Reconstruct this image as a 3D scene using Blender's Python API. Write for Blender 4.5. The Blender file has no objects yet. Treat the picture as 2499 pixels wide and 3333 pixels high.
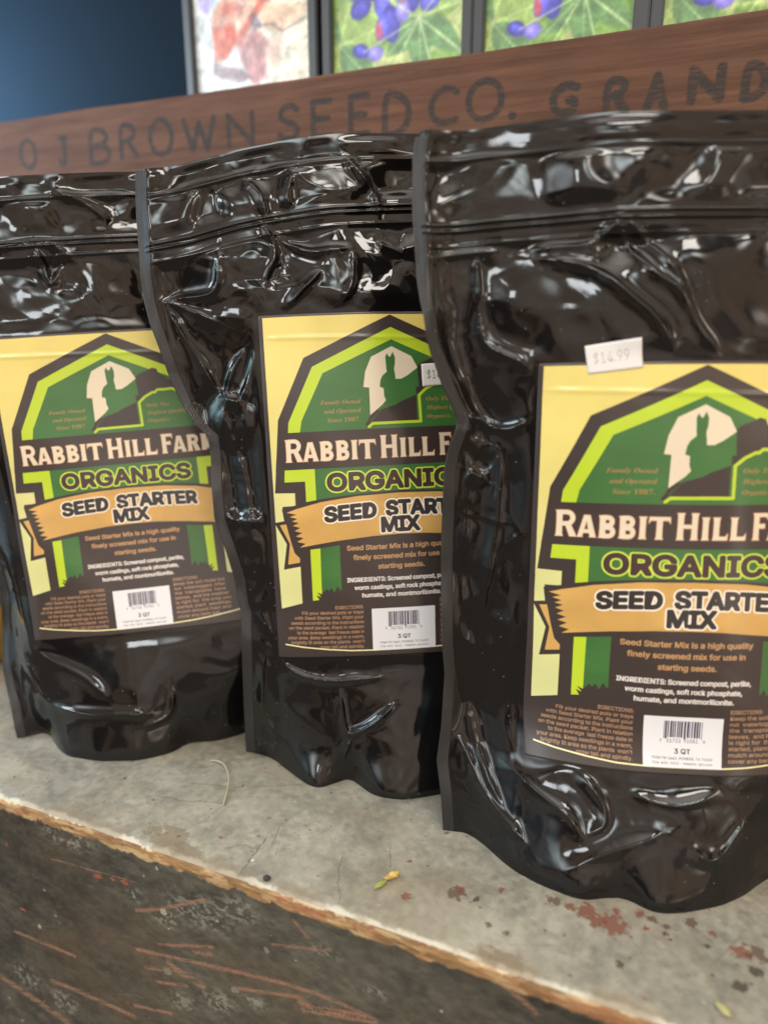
import bpy, math, os
import numpy as np
from mathutils import Vector

rng = np.random.default_rng(7)
scn = bpy.context.scene
COL = scn.collection
R_ = math.radians

# ------------------------------------------------------------------ helpers
def link(o, parent=None):
    COL.objects.link(o)
    if parent is not None:
        o.parent = parent
    return o

def tag(o, label=None, cat=None, group=None, kind=None):
    if label: o['label'] = label
    if cat: o['category'] = cat
    if group: o['group'] = group
    if kind: o['kind'] = kind
    return o

def empty(name, loc):
    o = bpy.data.objects.new(name, None)
    o.location = loc
    o.empty_display_size = .02
    return link(o)

def mesh_np(name, V, F, mat, parent=None, uv=None, smooth=True, origin=(0, 0, 0)):
    """V (n,3) world coords, F (m,4) or list of polys, uv per vertex (n,2)"""
    V = np.asarray(V, dtype=np.float64) - np.asarray(origin)
    me = bpy.data.meshes.new(name)
    if isinstance(F, np.ndarray):
        m, k = F.shape
        me.vertices.add(len(V)); me.vertices.foreach_set('co', V.astype(np.float32).ravel())
        me.loops.add(m * k); me.loops.foreach_set('vertex_index', F.astype(np.int32).ravel())
        me.polygons.add(m)
        me.polygons.foreach_set('loop_start', (np.arange(m) * k).astype(np.int32))
        me.update(calc_edges=True)
    else:
        me.from_pydata([tuple(v) for v in V], [], [tuple(int(i) for i in f) for f in F]); me.update()
    if uv is not None:
        l = me.uv_layers.new(name='UVMap')
        idx = np.empty(len(me.loops), dtype=np.int32); me.loops.foreach_get('vertex_index', idx)
        l.data.foreach_set('uv', np.asarray(uv, dtype=np.float32)[idx].ravel())
    me.polygons.foreach_set('use_smooth', np.full(len(me.polygons), smooth))
    me.validate()
    if mat is not None: me.materials.append(mat)
    o = bpy.data.objects.new(name, me)
    link(o, parent)
    return o

def grid_faces(nu, nv, flip=False):
    i, j = np.meshgrid(np.arange(nu - 1), np.arange(nv - 1))
    a = (j * nu + i).ravel(); b = a + 1; c = b + nu; d = a + nu
    f = np.stack([a, b, c, d], 1)
    return f[:, ::-1].copy() if flip else f

def box(name, lo, hi, mat, parent=None, bevel=.001, origin=(0, 0, 0), segs=2):
    import bmesh
    bm = bmesh.new()
    bmesh.ops.create_cube(bm, size=1)
    lo = Vector(lo); hi = Vector(hi)
    for v in bm.verts:
        v.co = Vector((lo[k] + (v.co[k] + .5) * (hi[k] - lo[k]) for k in range(3))) - Vector(origin)
    if bevel:
        bmesh.ops.bevel(bm, geom=bm.edges[:], offset=bevel, segments=segs, affect='EDGES', profile=.5)
    me = bpy.data.meshes.new(name); bm.to_mesh(me); bm.free()
    for p in me.polygons: p.use_smooth = False
    if mat: me.materials.append(mat)
    o = bpy.data.objects.new(name, me)
    return link(o, parent)

# value noise / fbm on arbitrary coordinates
_tab = rng.random((512, 512))
def vnoise(x, y, seed=0):
    x = x + seed * 17.31; y = y + seed * 9.73
    xi = np.floor(x).astype(int); yi = np.floor(y).astype(int)
    fx = x - xi; fy = y - yi
    fx = fx * fx * fx * (fx * (fx * 6 - 15) + 10); fy = fy * fy * fy * (fy * (fy * 6 - 15) + 10)
    a = _tab[yi % 512, xi % 512]; b = _tab[yi % 512, (xi + 1) % 512]
    c = _tab[(yi + 1) % 512, xi % 512]; d = _tab[(yi + 1) % 512, (xi + 1) % 512]
    return (a * (1 - fx) + b * fx) * (1 - fy) + (c * (1 - fx) + d * fx) * fy
def fbm(x, y, seed=0, oct=4, gain=.5):
    s = 0; a = 1; t = 0
    for k in range(oct):
        s = s + a * vnoise(x * 2 ** k, y * 2 ** k, seed + k * 3.7); t += a; a *= gain
    return s / t
def sstep(a, b, x):
    t = np.clip((x - a) / (b - a), 0, 1); return t * t * (3 - 2 * t)

# ------------------------------------------------------------------ raster painter
class Canvas:
    """paints flat artwork in design units; u right, v up; rect = (u0,v0,u1,v1)"""
    def __init__(s, rect, ppu, ss=2):
        s.u0, s.v0, s.u1, s.v1 = rect; s.ss = ss; s.k = ppu * ss
        s.w = int(round((s.u1 - s.u0) * ppu)) * ss; s.h = int(round((s.v1 - s.v0) * ppu)) * ss
        s.img = np.zeros((s.h, s.w, 3), np.float32)
    def edges_mask(s, E):
        """E (n,4) directed edges in px; nonzero winding fill. returns (mask, y0, x0)"""
        E = np.asarray(E, float)
        if len(E) == 0: return None
        x0 = int(max(0, np.floor(min(E[:, 0].min(), E[:, 2].min())))); x1 = int(min(s.w, np.ceil(max(E[:, 0].max(), E[:, 2].max())) + 1))
        y0 = int(max(0, np.floor(min(E[:, 1].min(), E[:, 3].min())))); y1 = int(min(s.h, np.ceil(max(E[:, 1].max(), E[:, 3].max())) + 1))
        if x1 <= x0 or y1 <= y0: return None
        ya, yb = E[:, 1], E[:, 3]
        up = yb > ya
        lo = np.where(up, ya, yb); hi = np.where(up, yb, ya)
        r0 = np.clip(np.ceil(lo - .5), y0, y1).astype(int); r1 = np.clip(np.ceil(hi - .5), y0, y1).astype(int)
        n = np.maximum(r1 - r0, 0)
        idx = np.repeat(np.arange(len(E)), n)
        if len(idx) == 0: return None
        off = np.arange(len(idx)) - np.repeat(np.cumsum(n) - n, n)
        rows = r0[idx] + off
        xl_ = np.where(up, E[:, 0], E[:, 2]); xh_ = np.where(up, E[:, 2], E[:, 0])
        xs = xl_[idx] + (rows + .5 - lo[idx]) / (hi - lo)[idx] * (xh_ - xl_)[idx]
        cols = np.clip(np.ceil(xs - .5), x0, x1).astype(int) - x0
        D = np.zeros((y1 - y0, x1 - x0 + 1), np.int16)
        np.add.at(D, (rows - y0, cols), np.where(up[idx], 1, -1))
        return np.cumsum(D, 1)[:, :-1] != 0, y0, x0
    def px(s, P):
        P = np.asarray(P, float)
        return np.stack([(P[:, 0] - s.u0) * s.k, (P[:, 1] - s.v0) * s.k], 1)
    def poly_edges(s, P):
        p = s.px(P); q = np.roll(p, -1, 0); return np.concatenate([p, q], 1)
    def fill(s, P, col, mask_only=False):
        r = s.edges_mask(s.poly_edges(P))
        if r is None: return
        s.blend(r, col)
    def blend(s, r, col, a=1.):
        if r is None: return
        m, y0, x0 = r
        sub = s.img[y0:y0 + m.shape[0], x0:x0 + m.shape[1]]
        c = np.asarray(col, np.float32)
        if c.ndim == 3: c = c[y0:y0 + m.shape[0], x0:x0 + m.shape[1]][m]
        sub[m] = sub[m] * (1 - a) + c * a
    def line(s, P, w, col, a=1., closed=False):
        P = [np.array(p, float) for p in P]; E = []
        segs = list(zip(P[:-1], P[1:])) + ([(P[-1], P[0])] if closed else [])
        ang = np.linspace(0, 2 * np.pi, 13)[:-1]
        for p, q in segs:
            d = q - p; L = np.hypot(*d)
            if L == 0: continue
            n = np.array([-d[1], d[0]]) / L * w / 2
            E.append(s.poly_edges(np.array([p - n, q - n, q + n, p + n])))
        for p in P:
            E.append(s.poly_edges(np.stack([p[0] + np.cos(ang) * w / 2, p[1] + np.sin(ang) * w / 2], 1)))
        s.blend(s.edges_mask(np.concatenate(E)), col, a)
    def text_edges(s, body, font, size=1., shear=0.):
        cu = bpy.data.curves.new('t', 'FONT'); cu.body = body; cu.size = size; cu.resolution_u = 4
        cu.shear = shear
        if font: cu.font = font
        o = bpy.data.objects.new('t', cu); COL.objects.link(o)
        dg = bpy.context.evaluated_depsgraph_get(); me = o.evaluated_get(dg).to_mesh()
        n = len(me.vertices); V = np.empty(n * 3, np.float32); me.vertices.foreach_get('co', V); V = V.reshape(-1, 3)[:, :2]
        ed = []
        for p in me.polygons:
            vs = list(p.vertices)
            A = 0
            for a_, b_ in zip(vs, vs[1:] + vs[:1]): A += V[a_][0] * V[b_][1] - V[b_][0] * V[a_][1]
            if A < 0: vs = vs[::-1]
            ed += list(zip(vs, vs[1:] + vs[:1]))
        E = V[np.array(ed)].reshape(-1, 4).astype(float) if ed else np.zeros((0, 4))
        o.evaluated_get(dg).to_mesh_clear()
        bpy.data.objects.remove(o); bpy.data.curves.remove(cu)
        return E
    def text(s, body, col, x0=None, x1=None, base=0., cap=3., font=None, bold=0., outline=0., ocol=None, shear=0., arc=0., anchor=None, width=None, a=1., smallcaps=None):
        """fit text to x0..x1 with cap height cap; bold/outline grow in units"""
        E = s.text_edges(body, font, shear=shear)
        if len(E) == 0: return
        Ec = s.text_edges('H', font)
        hc = Ec[:, [1, 3]].max() - Ec[:, [1, 3]].min()
        mn = E[:, [0, 2]].min(); mx = E[:, [0, 2]].max()
        sy = cap / hc
        if x0 is not None and x1 is not None: sx = (x1 - x0) / (mx - mn); ox = x0 - mn * sx
        else:
            sx = sy if width is None else width / (mx - mn)
            W = (mx - mn) * sx
            xa = x0 if x0 is not None else (x1 - W if x1 is not None else anchor - W / 2)
            ox = xa - mn * sx
        X = E[:, [0, 2]] * sx + ox; Y = E[:, [1, 3]] * sy + base - arc * X ** 2
        X = (X - s.u0) * s.k; Y = (Y - s.v0) * s.k
        E = np.stack([X[:, 0], Y[:, 0], X[:, 1], Y[:, 1]], 1)
        def grown(g):
            if g <= 0: return s.edges_mask(E)
            m, y0, x0_ = s.edges_mask(E)
            r = int(np.ceil(g * s.k)); H, W = m.shape
            big = np.zeros((H + 2 * r, W + 2 * r), bool)
            for dy in range(-r, r + 1):
                hw = int(round(math.sqrt(max((g * s.k) ** 2 - dy * dy, 0)))) if abs(dy) <= g * s.k else -1
                if hw < 0: continue
                c = np.zeros((H, W + 2 * r + 1), np.int16)
                c[:, r - hw:r - hw + W] += m; c[:, r + hw + 1:r + hw + 1 + W] -= m
                big[r + dy:r + dy + H] |= np.cumsum(c, 1)[:, :-1] > 0
            ya, xa_ = y0 - r, x0_ - r
            cy = max(0, -ya); cx = max(0, -xa_)
            big = big[cy:, cx:]; ya += cy; xa_ += cx
            big = big[:max(0, s.h - ya), :max(0, s.w - xa_)]
            return big, ya, xa_
        if outline: s.blend(grown(bold + outline), ocol, a)
        s.blend(grown(bold), col, a)
    def down(s):
        h, w, _ = s.img.shape; k = s.ss
        return s.img.reshape(h // k, k, w // k, k, 3).mean((1, 3))

def to_image(name, arr, cs='sRGB'):
    h, w = arr.shape[:2]
    img = bpy.data.images.new(name, w, h, alpha=False, float_buffer=False)
    img.colorspace_settings.name = cs
    px = np.ones((h, w, 4), np.float32); px[..., :3] = np.clip(arr, 0, 1)
    img.pixels.foreach_set(px.ravel()); img.update(); img.pack()
    return img

def rgb(r, g, b): return np.array([r, g, b], np.float32) / 255.

def load_font(fn):
    try:
        p = os.path.join(bpy.utils.system_resource('DATAFILES'), 'fonts', fn)
        return bpy.data.fonts.load(p)
    except Exception:
        return None
INTER = load_font('Inter.woff2')
MATHF = load_font('NotoSansMath-Regular.woff2')

# ------------------------------------------------------------------ materials
def new_mat(name):
    m = bpy.data.materials.new(name); m.use_nodes = True
    nt = m.node_tree; return m, nt, nt.nodes['Principled BSDF']
def N(nt, t, **kw):
    n = nt.nodes.new(t)
    for k, v in kw.items(): setattr(n, k, v)
    return n
def simple(name, col, rough=.5, metal=0., bump=0., bscale=200.):
    m, nt, b = new_mat(name)
    b.inputs['Base Color'].default_value = (*col, 1); b.inputs['Roughness'].default_value = rough; b.inputs['Metallic'].default_value = metal
    if bump:
        tc = N(nt, 'ShaderNodeTexCoord'); no = N(nt, 'ShaderNodeTexNoise'); no.inputs['Scale'].default_value = bscale
        bu = N(nt, 'ShaderNodeBump'); bu.inputs['Strength'].default_value = bump; bu.inputs['Distance'].default_value = .001
        nt.links.new(tc.outputs['Object'], no.inputs['Vector']); nt.links.new(no.outputs['Fac'], bu.inputs['Height']); nt.links.new(bu.outputs[0], b.inputs['Normal'])
    return m
def img_mat(name, img, rough=.5, coat=0., bumpimg=None, bstr=.3, bdist=.001, noise_bump=0., nscale=900.):
    m, nt, b = new_mat(name)
    t = N(nt, 'ShaderNodeTexImage'); t.image = img; t.extension = 'EXTEND'
    nt.links.new(t.outputs['Color'], b.inputs['Base Color']); b.inputs['Roughness'].default_value = rough
    b.inputs['Coat Weight'].default_value = coat; b.inputs['Coat Roughness'].default_value = .14
    last = None
    if bumpimg is not None:
        t2 = N(nt, 'ShaderNodeTexImage'); t2.image = bumpimg; t2.extension = 'EXTEND'
        bu = N(nt, 'ShaderNodeBump'); bu.inputs['Strength'].default_value = bstr; bu.inputs['Distance'].default_value = bdist
        nt.links.new(t2.outputs['Color'], bu.inputs['Height']); last = bu
    if noise_bump:
        tc = N(nt, 'ShaderNodeTexCoord'); no = N(nt, 'ShaderNodeTexNoise'); no.inputs['Scale'].default_value = nscale; no.inputs['Detail'].default_value = 4
        b2 = N(nt, 'ShaderNodeBump'); b2.inputs['Strength'].default_value = noise_bump; b2.inputs['Distance'].default_value = .0006
        nt.links.new(tc.outputs['Object'], no.inputs['Vector']); nt.links.new(no.outputs['Fac'], b2.inputs['Height'])
        if last: nt.links.new(last.outputs[0], b2.inputs['Normal'])
        last = b2
    if last: nt.links.new(last.outputs[0], b.inputs['Normal'])
    return m

def plastic(name, base=(.006, .0055, .0055), rough=.065, hatch=False):
    m, nt, b = new_mat(name)
    b.inputs['Base Color'].default_value = (*base, 1)
    b.inputs['IOR'].default_value = 1.5
    tc = N(nt, 'ShaderNodeTexCoord')
    no = N(nt, 'ShaderNodeTexNoise'); no.inputs['Scale'].default_value = 14; no.inputs['Detail'].default_value = 5
    mr = N(nt, 'ShaderNodeMapRange'); mr.inputs['To Min'].default_value = rough * .6; mr.inputs['To Max'].default_value = rough * 1.7
    nt.links.new(tc.outputs['Object'], no.inputs['Vector']); nt.links.new(no.outputs['Fac'], mr.inputs['Value']); nt.links.new(mr.outputs[0], b.inputs['Roughness'])
    n2 = N(nt, 'ShaderNodeTexNoise'); n2.inputs['Scale'].default_value = 90; n2.inputs['Detail'].default_value = 3
    bu = N(nt, 'ShaderNodeBump'); bu.inputs['Strength'].default_value = .045; bu.inputs['Distance'].default_value = .001
    nt.links.new(tc.outputs['Object'], n2.inputs['Vector']); nt.links.new(n2.outputs['Fac'], bu.inputs['Height'])
    du = N(nt, 'ShaderNodeTexVoronoi'); du.inputs['Scale'].default_value = 170
    dr = N(nt, 'ShaderNodeMapRange'); dr.inputs['From Min'].default_value = .10; dr.inputs['From Max'].default_value = .055
    n3 = N(nt, 'ShaderNodeTexNoise'); n3.inputs['Scale'].default_value = 22
    n3r = N(nt, 'ShaderNodeMapRange'); n3r.inputs['From Min'].default_value = .52; n3r.inputs['From Max'].default_value = .62
    mu = N(nt, 'ShaderNodeMath'); mu.operation = 'MULTIPLY'; mu2 = N(nt, 'ShaderNodeMath'); mu2.operation = 'MULTIPLY'; mu2.inputs[1].default_value = .45
    mc = N(nt, 'ShaderNodeMix'); mc.data_type = 'RGBA'; mc.inputs[6].default_value = (*base, 1); mc.inputs[7].default_value = (.30, .27, .23, 1)
    for x_ in (du, n3): nt.links.new(tc.outputs['Object'], x_.inputs['Vector'])
    nt.links.new(du.outputs['Distance'], dr.inputs['Value']); nt.links.new(n3.outputs['Fac'], n3r.inputs['Value'])
    nt.links.new(dr.outputs[0], mu.inputs[0]); nt.links.new(n3r.outputs[0], mu.inputs[1]); nt.links.new(mu.outputs[0], mu2.inputs[0])
    nt.links.new(mu2.outputs[0], mc.inputs[0]); nt.links.new(mc.outputs[2], b.inputs['Base Color'])
    last = bu
    if hatch:
        # embossed heat-seal knurl: small dots on a regular grid in seal coordinates
        ma = N(nt, 'ShaderNodeMapping'); ma.inputs['Rotation'].default_value = (0, 0, R_(45)); ma.inputs['Scale'].default_value = (1000, 1000, 1)
        vo = N(nt, 'ShaderNodeTexVoronoi'); vo.inputs['Scale'].default_value = .85; vo.inputs['Randomness'].default_value = 0.
        b2 = N(nt, 'ShaderNodeBump'); b2.inputs['Strength'].default_value = .5; b2.inputs['Distance'].default_value = .0008; b.inputs['IOR'].default_value = 1.5
        nt.links.new(tc.outputs['UV'], ma.inputs['Vector']); nt.links.new(ma.outputs[0], vo.inputs['Vector']); nt.links.new(vo.outputs['Distance'], b2.inputs['Height'])
        nt.links.new(bu.outputs[0], b2.inputs['Normal']); last = b2
        nt.links.remove(b.inputs['Roughness'].links[0]); b.inputs['Roughness'].default_value = .20
    nt.links.new(last.outputs[0], b.inputs['Normal'])
    return m

DATA = {"0":{"seam":[[-0.1893,-0.1087],[-0.2316,-0.1151],[-0.2503,-0.117],[-0.2636,-0.1162],[-0.2838,-0.1131],[-0.3151,-0.1116]],"top":[[-0.056,0.1088],[-0.0073,0.1104],[0.0334,0.1115]],"foot":[[-0.1044,0.0238,-0.3069],[-0.0875,0.0228,-0.308],[-0.0821,0.0048,-0.3103],[-0.0704,-0.0146,-0.313],[-0.0473,-0.0261,-0.3156],[-0.0171,-0.0316,-0.3179],[0.0072,-0.0293,-0.319],[0.0195,-0.0192,-0.3186],[0.0407,-0.0228,-0.3201],[0.0605,-0.0179,-0.3207]],"rid":[[[-0.0955,-0.2337],[-0.0776,-0.2695]],[[-0.0776,-0.2695],[-0.0681,-0.2766],[-0.0051,-0.2858]],[[0.0132,-0.2708],[0.0113,-0.292],[-0.0062,-0.2951]],[[-0.0885,-0.2281],[-0.05,-0.2491],[-0.0352,-0.268]],[[-0.0912,-0.1563],[-0.09,-0.192],[-0.0885,-0.2281]],[[-0.0644,0.056],[-0.0326,0.0644],[-0.0159,0.0511]],[[-0.0367,0.0582],[-0.0379,0.0293],[-0.0267,0.0418]],[[-0.0218,0.0957],[0.0108,0.0825],[0.011,0.0729]],[[-0.0806,-0.0807],[-0.0674,-0.0888],[-0.0727,-0.1229]]],"q":[-0.39091,0.41213,-0.00634,0.64892,-0.10837,-0.05583,0.05641,-0.03366,0.07876]},"1":{"seam":[[0.0902,-0.1494],[0.0761,-0.1508],[0.0618,-0.1515],[0.0451,-0.1516],[0.0283,-0.1518],[0.0132,-0.151],[0.0002,-0.1488],[-0.0145,-0.1447],[-0.0321,-0.1402],[-0.049,-0.1341],[-0.0623,-0.1273],[-0.0705,-0.1191],[-0.0845,-0.1181],[-0.1048,-0.1189],[-0.1256,-0.1186],[-0.1481,-0.1126],[-0.1679,-0.1084],[-0.1841,-0.1073],[-0.1907,-0.1056],[-0.2232,-0.1071],[-0.2567,-0.1084],[-0.2913,-0.1095]],"top":[[-0.149,0.0897],[-0.1206,0.0944],[-0.0899,0.1013],[-0.0648,0.1056],[-0.0328,0.1094],[-0.0067,0.111],[0.0227,0.1126]],"foot":[[-0.1102,0.0719,-0.3016],[-0.0953,0.0638,-0.3034],[-0.0805,0.0426,-0.3077],[-0.0687,0.0232,-0.3116],[-0.0615,0.0188,-0.3125],[-0.0496,0.0225,-0.312],[-0.0374,0.0263,-0.3115],[-0.0324,0.0102,-0.3146],[-0.0227,0.0011,-0.3165],[-0.0087,-0.004,-0.3177],[0.0067,-0.0032,-0.3178],[0.0175,-0.0024,-0.3178]],"rid":[[[-0.1419,0.013],[-0.1152,0.0163],[-0.1084,0.0253],[-0.106,0.0407]],[[-0.1419,0.013],[-0.1076,0.0014]],[[-0.1419,0.013],[-0.1213,-0.0262],[-0.1067,-0.0475]],[[-0.1067,-0.0475],[-0.1133,-0.0767],[-0.115,-0.1194]],[[-0.1067,-0.0475],[-0.0967,-0.0511]],[[-0.1067,-0.0475],[-0.1011,-0.0305],[-0.0913,-0.014]],[[-0.0967,-0.0511],[-0.0882,-0.0314],[-0.0842,-0.0144]],[[-0.0779,0.0605],[-0.0705,0.0422],[-0.0816,0.0252],[-0.0763,0.0192]],[[-0.0727,0.0521],[-0.0388,0.0366],[-0.024,0.0366]],[[-0.024,0.0366],[-0.0252,0.0113],[-0.0358,0.0031]],[[-0.0818,0.0869],[-0.0712,0.0759],[-0.0721,0.0619]],[[-0.0533,0.0875],[-0.0583,0.0762],[-0.0559,0.0678]],[[-0.0206,0.0968],[-0.0037,0.0771],[0.0001,0.0628]],[[-0.0452,0.028],[-0.0586,0.0069],[-0.0676,-0.0012]],[[-0.0086,0.0424],[0.0094,0.0366]],[[-0.109,-0.0591],[-0.0964,-0.0897],[-0.0914,-0.1515]],[[-0.1127,-0.0888],[-0.1085,-0.1352],[-0.0995,-0.1835]],[[-0.0941,-0.2143],[-0.0677,-0.2404],[-0.0181,-0.2353]],[[-0.045,-0.2465],[-0.0451,-0.271],[-0.0408,-0.2792],[-0.0115,-0.2574]],[[-0.0923,-0.2167],[-0.0976,-0.2511],[-0.0869,-0.286]],[[-0.094,-0.1934],[-0.0834,-0.2233]],[[-0.0408,-0.2792],[-0.0437,-0.2984],[-0.0379,-0.3118]]],"q":[-0.17416,0.43029,0.00641,0.58756,-0.1886,-0.01572,0.14628,0.01634,0.07801]},"2":{"seam":[[0.1149,-0.1473],[0.1056,-0.1487],[0.0904,-0.1489],[0.0783,-0.1488],[0.0637,-0.1478],[0.0455,-0.1463],[0.034,-0.1446],[0.0275,-0.1431],[0.0145,-0.1409],[0.0058,-0.1383],[0.0024,-0.1367],[-0.009,-0.1325],[-0.0217,-0.126],[-0.0281,-0.1238],[-0.0324,-0.1242],[-0.0448,-0.1283],[-0.0558,-0.1302],[-0.0826,-0.1308],[-0.0932,-0.131],[-0.1299,-0.1308],[-0.1603,-0.13],[-0.1802,-0.1281],[-0.2137,-0.1299],[-0.2362,-0.1325],[-0.2576,-0.1299],[-0.2837,-0.1281]],"top":[[-0.1473,0.1148],[-0.1446,0.1172],[-0.1113,0.1197],[-0.0782,0.121],[-0.0497,0.122],[-0.0233,0.1217],[0.0274,0.1211]],"foot":[[-0.1284,0.0429,-0.2816],[-0.1156,0.0405,-0.282],[-0.1047,0.029,-0.2834],[-0.0939,0.0129,-0.2854],[-0.0807,0.0004,-0.287],[-0.0674,-0.0065,-0.2879],[-0.0563,-0.0113,-0.2885],[-0.0436,-0.0096,-0.2884],[-0.0336,-0.0092,-0.2884],[-0.0278,-0.0133,-0.2889],[-0.0226,-0.0192,-0.2896],[-0.0137,-0.0207,-0.2898],[-0.0014,-0.0196,-0.2898],[0.0185,-0.0152,-0.2894],[0.0352,-0.0083,-0.2886],[0.0462,-0.0013,-0.2878]],"rid":[[[-0.0855,0.0596],[-0.0641,0.0604],[-0.0528,0.0648],[-0.0429,0.0711]],[[-0.0451,0.068],[-0.0332,0.0539],[-0.0139,0.0318],[-0.0024,0.013],[0.0107,0.0029]],[[-0.0819,0.0542],[-0.0533,0.0494],[-0.0358,0.0328],[-0.0245,0.0174],[-0.0185,0.0051]],[[-0.0389,0.0693],[-0.0218,0.0568],[-0.0139,0.0318]],[[-0.1123,0.0323],[-0.1137,0.0151],[-0.0978,0.006],[-0.0815,-0.0037]],[[-0.1469,0.0541],[-0.1233,0.0573],[-0.0997,0.0583]],[[-0.1138,0.0539],[-0.1123,0.0323]],[[-0.1174,-0.021],[-0.1027,-0.0312],[-0.0842,-0.0261]],[[-0.0815,-0.0037],[-0.0868,-0.0163],[-0.0842,-0.0261]],[[-0.1174,-0.021],[-0.1221,-0.0326]],[[-0.1402,0.0209],[-0.1251,-0.0004],[-0.1174,-0.021]],[[-0.105,-0.0363],[-0.0966,-0.0777],[-0.1049,-0.1281],[-0.1014,-0.1624]],[[-0.083,-0.09],[-0.0982,-0.1049],[-0.1024,-0.1306]],[[-0.1232,-0.0392],[-0.1164,-0.0683],[-0.1181,-0.1072],[-0.1147,-0.1443]],[[-0.1192,-0.0523],[-0.1093,-0.0572]],[[-0.1194,-0.2207],[-0.0999,-0.2546],[-0.0855,-0.2669]],[[-0.1162,-0.1965],[-0.1102,-0.2205],[-0.096,-0.2516]],[[-0.0863,-0.2322],[-0.0631,-0.2444],[-0.055,-0.2579]],[[-0.0761,-0.2324],[-0.0543,-0.2239],[-0.0382,-0.2507],[-0.0525,-0.2572]],[[-0.0705,-0.2742],[-0.0436,-0.2634],[-0.0149,-0.2531]],[[-0.0705,-0.2742],[-0.0565,-0.2774],[-0.0472,-0.2875]],[[0.001,-0.2596],[0.016,-0.2695],[0.0362,-0.2452]],[[-0.0206,-0.2881],[0.001,-0.2923],[0.0125,-0.2731]],[[-0.0293,-0.237],[-0.005,-0.2365],[0.0216,-0.229]],[[0.0319,-0.2316],[0.0462,-0.2151]]],"q":[0.01213,0.39878,-0.01961,0.38527,-0.11927,-0.00511,0.22686,0.01185,0.06647]},"letters":[["O",-0.6176,-0.5935,0.4495,0.479],["J",-0.5679,-0.5536,0.4486,0.4774],["B",-0.5293,-0.502,0.4472,0.4803],["R",-0.4934,-0.4713,0.45,0.4813],["O",-0.4602,-0.4315,0.4487,0.4815],["W",-0.4228,-0.3868,0.4494,0.4782],["N",-0.3771,-0.3487,0.4495,0.4779],["S",-0.3276,-0.3051,0.4501,0.4794],["E",-0.2961,-0.2758,0.4491,0.4795],["E",-0.2627,-0.2435,0.4479,0.4796],["D",-0.2337,-0.2088,0.4444,0.4787],["C",-0.1962,-0.1707,0.4486,0.4776],["O",-0.1669,-0.1372,0.4487,0.4789],[".",-0.1344,-0.1286,0.4489,0.4538],["G",-0.1058,-0.0832,0.4461,0.47],["R",-0.0687,-0.0503,0.4441,0.4696],["A",-0.042,-0.0252,0.4438,0.4688],["N",-0.0144,0.0084,0.4457,0.4693],["D",0.0175,0.035,0.4434,0.4686]]}
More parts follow.
